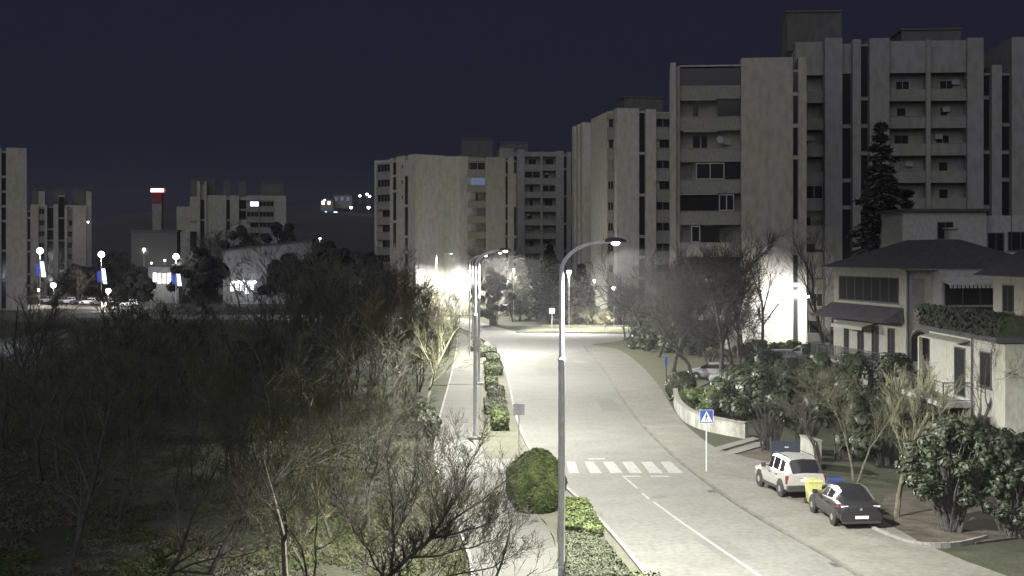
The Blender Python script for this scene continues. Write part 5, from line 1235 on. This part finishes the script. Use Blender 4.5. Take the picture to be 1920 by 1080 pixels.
# right side: garden shrubs and trees
GS = 'evergreen shrubs of the gardens'
x, y = g(1768, 1003)
def big_laurel(label, x, y, h, rx, n, seed, ls=.13, leaf=M_leafg, z0=.8): return leafy_shrub(label, x, y, rx, rx, h, n, leaf, ls, seed, 'laurel_tree', z0=z0, group=GS, clumps=110, cat='shrub', flat=.25)
big_laurel('large leaved glossy laurel tree on the planting bed in lamplight', x + .5, y + .6, 4.3, 2.0, 9900, 301, .105)
m_ = g(1895, 1006); big_laurel('glossy laurel bush with pale flecked leaves at the right frame edge', m_[0], m_[1], 3.0, 1.2, 6600, 302, .10, z0=.2)
big_laurel('dark laurel behind the glossy one, nearly unlit', *g(1880, 925), 2.7, 2.3, 6000, 303, .15, M_leafd)
big_laurel('dark bushy evergreen under the white house wall', *g(1800, 892), 2.8, 2.0, 6000, 304, .15, M_leafd)
bare_tree('pale barked leafless tree with many upright limbs by the black car', *g(1680, 972), 6.2, 311, bark=M_barkg, twig=M_twigg, spread=.55, upr=.55, trunk=.12, lv=4, dens=1.1, r0=.12, group='pale barked garden trees', minr=.009)
bare_tree('leaning pale barked tree with olive twigs behind the blue bin', *g(1605, 905), 5.6, 312, bark=M_barkg, twig=M_twigg, spread=.8, upr=.3, trunk=.25, lv=4, lean=(.1, 0), group='pale barked garden trees', stems=2)
bare_tree('small dark forked tree in front of the gate wall', *g(1540, 885), 5.0, 313, spread=.8, upr=.3, trunk=.3, lv=4, r0=.1, group='pale barked garden trees')
bare_tree('climbing bare tree against the white house balcony', *g(1815, 880), 7.8, 314, spread=.8, upr=.4, lv=4, group='pale barked garden trees')
for i, (u, v, h, rx, leaf, lab, z0) in enumerate([
    (1442, 846, 4.6, 2.3, M_leafd, 'dark round headed evergreen tree behind the gate', 1.3), (1510, 845, 4.2, 2.0, M_leafd, 'olive leaved tree right of the dark round headed one', 1.2),
    (1580, 862, 4.0, 2.0, M_leafd, 'dense evergreen shrub behind the bins', .4), (1655, 872, 3.9, 2.0, M_leafd, 'dark garden shrub behind the pale upright tree', .3),
    (1385, 785, 3.0, 2.2, M_leafd, 'broad garden bush above the whitewashed wall', .1), (1335, 778, 1.6, 1.8, M_leaf, 'low green bush just behind the wall middle', .05),
    (1300, 764, 1.4, 1.4, M_leaf, 'light green low bush at the wall bend', .05), (1440, 775, 3.2, 2.6, M_leafd, 'wide dark bush between yard and round headed tree', .1),
    (1440, 702, 2.2, 2.4, M_leafd, 'dark shrub hiding the pale car before the bright wall foot', .1), (1525, 696, 2.3, 2.2, M_leafd, 'dark shrub hiding the car under the wall lamp', .1), (1480, 745, 2.6, 2.6, M_leafd, 'dark bush hiding the yard cars in the middle', .1), (1400, 735, 2.2, 2.4, M_leafd, 'dark bush hiding the yard cars at the left', .1), (1530, 770, 4.0, 2.6, M_leafd, 'dark bush in front of the yard cars', .1), (1600, 780, 4.0, 2.6, M_leafd, 'tall dark bush below the railed balcony', .1),
    (1680, 800, 4.4, 2.4, M_leafd, 'dark bush between the two houses', .1), (1735, 850, 3.0, 2.0, M_leafd, 'olive bush under the white house balcony', .1)]):
    x, y = g(u, v); leafy_shrub(lab, x, y, rx, rx, h, 5200, leaf, .15 if rx > 1.9 else .11, 320 + i, 'garden_tree' if z0 > 1 else 'garden_shrub', z0=z0, group=GS)
round_bush('dark clipped round bush at the start of the garden wall', *g(1276, 748), 1.1, 1.1, 2.0, 2600, M_leafd, 7, ls=.11, group=None, name='clipped_bush')
round_bush('dark low bush at the footpath edge below the pale trunk', *g(792, 818), 1.1, 1.0, 1.5, 2600, M_leafd, 8, ls=.10, name='low_bush', lump=.2)
FT = 'dark evergreen trees around the far square'
for i, (u, dd, vt, rx, lab) in enumerate([(15, 285, 520, 5, 'dark rounded tree before the slab end at the left edge'), (140, 300, 500, 5, 'dark tree right of the leftmost globe lamp'), (220, 300, 470, 7, 'large dark tree right of the lone globe lamp'), (255, 280, 505, 4.5, 'dark tree left of the low lit shop'), (375, 270, 462, 6, 'dark tree right of the globe lamp by the shop'), (402, 300, 480, 5, 'dark tree at the left end of the market hall'), (545, 262, 470, 6, 'dark tree hiding the right end of the market hall'), (590, 250, 440, 7, 'tall dark tree right of the market hall'), (635, 245, 455, 7, 'dark tree beneath the far hill lamps'), (680, 235, 470, 6, 'dark tree at the left foot of the middle block'), (455, 300, 425, 6.5, 'large dark tree behind the market hall roof'), (520, 310, 410, 8, 'broad dark tree over the right of the market hall roof')]):
    leafy_shrub(lab, gx(u, dd), dd, rx, 4, gz(vt, dd), 3200, mat('far_dark_leaf', (.022, .023, .020), .9, var=.4, scale=.5), .8, 500 + i, 'dark_tree', z0=1.0, group=FT, cat='tree', clumps=34, stem_mat=M_bark)
# bare trees on the right
RT = 'leafless trees in front of the right blocks'
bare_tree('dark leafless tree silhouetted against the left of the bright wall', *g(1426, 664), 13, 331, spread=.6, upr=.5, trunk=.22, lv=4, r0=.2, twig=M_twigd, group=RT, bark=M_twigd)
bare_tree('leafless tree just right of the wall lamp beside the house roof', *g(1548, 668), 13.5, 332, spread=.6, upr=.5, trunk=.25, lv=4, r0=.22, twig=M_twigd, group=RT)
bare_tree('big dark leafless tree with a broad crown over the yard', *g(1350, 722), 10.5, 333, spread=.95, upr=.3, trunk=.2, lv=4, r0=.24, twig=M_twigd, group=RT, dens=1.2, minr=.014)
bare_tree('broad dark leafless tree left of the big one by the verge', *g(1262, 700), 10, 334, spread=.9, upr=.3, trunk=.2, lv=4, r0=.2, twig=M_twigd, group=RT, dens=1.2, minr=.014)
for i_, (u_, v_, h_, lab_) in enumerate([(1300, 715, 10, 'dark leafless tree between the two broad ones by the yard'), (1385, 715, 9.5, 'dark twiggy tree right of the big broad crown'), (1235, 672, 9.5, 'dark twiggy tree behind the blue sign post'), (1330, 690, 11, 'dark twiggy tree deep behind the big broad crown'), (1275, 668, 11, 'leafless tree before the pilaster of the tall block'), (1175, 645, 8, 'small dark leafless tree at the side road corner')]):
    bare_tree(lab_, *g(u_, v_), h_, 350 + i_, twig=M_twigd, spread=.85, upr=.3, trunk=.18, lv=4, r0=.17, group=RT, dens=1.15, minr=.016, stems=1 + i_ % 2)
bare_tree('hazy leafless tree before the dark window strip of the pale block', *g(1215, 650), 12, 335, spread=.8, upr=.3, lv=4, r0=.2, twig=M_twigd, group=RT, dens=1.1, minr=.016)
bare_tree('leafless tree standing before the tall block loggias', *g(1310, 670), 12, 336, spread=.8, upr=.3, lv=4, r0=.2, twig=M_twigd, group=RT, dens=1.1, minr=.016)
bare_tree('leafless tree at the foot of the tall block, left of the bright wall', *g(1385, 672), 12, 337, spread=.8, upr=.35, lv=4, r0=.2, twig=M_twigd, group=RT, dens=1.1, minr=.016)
bare_tree('slender leafless tree in front of the dim grey block', gx(1562, 151), 151, 15, 338, spread=.55, upr=.5, lv=4, r0=.2, twig=M_twigd, group=RT, minr=.014)
bare_tree('leafless tree on the island behind the white square sign', *g(925, 606), 11, 339, spread=.8, upr=.3, lv=4, r0=.2, group=RT, minr=.018, dens=1.1)
bare_tree('thin lamplit young tree on the lawn behind the junction', *g(962, 604), 8, 340, spread=.6, upr=.4, lv=4, r0=.12, group=RT, minr=.014)
# conifers
def conifer(label, x, y, h, r, seed, n=9000, z=0, mt=None, lay=15, name='fir_tree', sz=.5, droop=.25):
    rng = random.Random(seed); t = thing(name, label, 'conifer', (x, y, z), rng.random() * 6)
    m = MB(); m.tube([(0, 0, -.1), (.05, 0, h * .5), (0, 0, h * .98)], [h * .018, h * .011, .02], 7); m.build('trunk', M_bark, t, True)
    B, L = MB(), MB()
    per = n // (lay * 8)
    for i in range(lay):
        f = (i + .3) / lay; zc = h * (.10 + .88 * f); R_ = r * (1 - f) ** .85 * rng.uniform(.75, 1.12) + .12; k = 8 if f < .8 else 6
        for j in range(k):
            a = 2 * pi * (j + rng.uniform(-.3, .3)) / k + i * .6; R2 = R_ * rng.uniform(.7, 1.15)
            e = Vector((cos(a) * R2, sin(a) * R2, zc - droop * R2 + rng.uniform(-.15, .15))); s = Vector((0, 0, zc + .1)); mid = s.lerp(e, .55) + Vector((0, 0, .1 * R2))
            B.tube([s, mid, e], [.05, .035, .012], 4)
            for _ in range(per):
                q = rng.random() ** .6; c = (s.lerp(mid, q * 2) if q < .5 else mid.lerp(e, q * 2 - 1)); wd = .26 * R2 * (1.1 - q) + .12
                c = c + Vector((rng.gauss(0, wd * .6), rng.gauss(0, wd * .6), rng.gauss(-.08, .12)))
                leafquad(L, c, (rng.gauss(0, .4), rng.gauss(0, .4), 1), sz * rng.uniform(.4, 1.0), rng, 2.4)
    B.build('branches', M_bark, t); L.build('needles', mt or M_needle, t); return t
conifer('dark fir beside the single round lamp in front of the far block', gx(1030, 205), 205, gz(452, 205), 3.6, 401)
conifer('smaller dark fir right of the nearest pole beneath the pale slab end', gx(1090, 202), 202, gz(492, 202), 3.0, 402)
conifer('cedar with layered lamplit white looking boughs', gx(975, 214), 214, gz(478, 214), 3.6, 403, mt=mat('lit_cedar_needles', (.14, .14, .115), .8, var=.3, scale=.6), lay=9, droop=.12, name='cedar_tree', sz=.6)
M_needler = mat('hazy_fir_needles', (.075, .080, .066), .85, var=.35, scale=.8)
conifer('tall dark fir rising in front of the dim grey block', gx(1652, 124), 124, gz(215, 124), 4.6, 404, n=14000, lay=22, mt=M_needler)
conifer('second dark fir behind the hipped roof, lower than the tall one', gx(1700, 128), 128, gz(340, 128), 3.6, 405, n=8000, lay=15, mt=M_needler)
# dark rounded tree behind the lamps
leafy_shrub('dark rounded evergreen tree between second lamp and cedar', gx(925, 200), 200, 3.2, 3.0, gz(500, 200), 5000, M_leafd, .4, 410, 'evergreen_tree', z0=1.2, cat='tree', clumps=30)
# dry shrubs on the island and hedge along the side road
DS = 'dry pale shrubs on the island'
for i, (u, rx, h, lab) in enumerate([(1078, 2.2, 2.9, 'dry pale shrub just right of the nearest pole on the island'), (1108, 2.3, 3.1, 'tallest dry pale shrub in the middle of the island'), (1136, 2.0, 2.4, 'low dry pale shrub at the right end of the island')]):
    leafy_shrub(lab, gx(u, 197), 197, rx, 1.8, h, 3600, M_straw, .22, 420 + i, 'dry_shrub', z0=.1, group=DS, asp=3, flat=.9, z=.1, stem_mat=M_barkp)
for i, (u, v, rx, h, lab) in enumerate([(1215, 655, 2.6, 2.6, 'dark shrub at the corner of the side road and verge'), (1250, 662, 2.6, 3.0, 'dark shrub on the verge under the broad leafless tree'), (1300, 668, 3.0, 3.0, 'dark shrub left of the yard beneath bare crowns'), (1420, 668, 2.4, 1.6, 'low dark hedge shrub at the foot of the bright wall'), (1480, 667, 2.2, 1.3, 'low hedge shrub lit along the bright wall foot')]):
    x, y = g(u, v); leafy_shrub(lab, x, y, rx, 2.0, h, 3600, M_leafd if i < 4 else M_leaf, .24, 430 + i, 'verge_shrub', z0=.1, group='shrubs under the bare trees')
x, y = g(1300, 650)
# small boulders at the far end of the planting strip
BR_ = 'grey boulders by the path end'
M_stone = mat('boulder_stone', (.20, .195, .18), .9, var=.3, scale=3, bump=.4)
for i, (u, v, s, lab) in enumerate([(893, 655, .5, 'grey boulder under the thin lamp at the path end'), (912, 653, .45, 'grey boulder right of the thin lamp by the road bend')]):
    x, y = g(u, v); m = MB(); rr = random.Random(i); N = 10
    for j in range(7):
        for k in range(N):
            a = 2 * pi * k / N; th = pi * (j + .3) / 6.6; r_ = s * (1 + .3 * noise3((cos(a) * sin(th), sin(a) * sin(th), cos(th)), 1.3, i)); m.v.append((r_ * sin(th) * cos(a) * 1.3, r_ * sin(th) * sin(a), r_ * cos(th) * .8))
    for j in range(6):
        for k in range(N): a = j * N + k; b = j * N + (k + 1) % N; m.f.append((a, a + N, b + N, b)); m.m.append(0)
    m.poly([m.v[k] for k in range(N)])
    tag(m.build('boulder', M_stone, None, True, (x, y, .35)), lab, 'boulder', BR_)
print('THICKET', cnt)

# ------------------------------------------------------------------ night haze that carries the glow of the lamps
hm = bpy.data.materials.new('night_haze'); hm.use_nodes = True; hn = hm.node_tree
hn.nodes.remove(hn.nodes['Principled BSDF'])
pv = hn.nodes.new('ShaderNodeVolumePrincipled'); pv.inputs['Color'].default_value = (.93, .93, 1, 1); pv.inputs['Density'].default_value = .00014; pv.inputs['Anisotropy'].default_value = 0.0
hn.links.new(pv.outputs['Volume'], next(n for n in hn.nodes if n.type == 'OUTPUT_MATERIAL').inputs['Volume'])
m = MB(); m.box(-1600, 1600, -90, 1380, -1.2, 75); hz_ = m.build('haze', hm); tag(hz_, None, None, None, 'stuff')
C.cycles.volume_bounces = 0
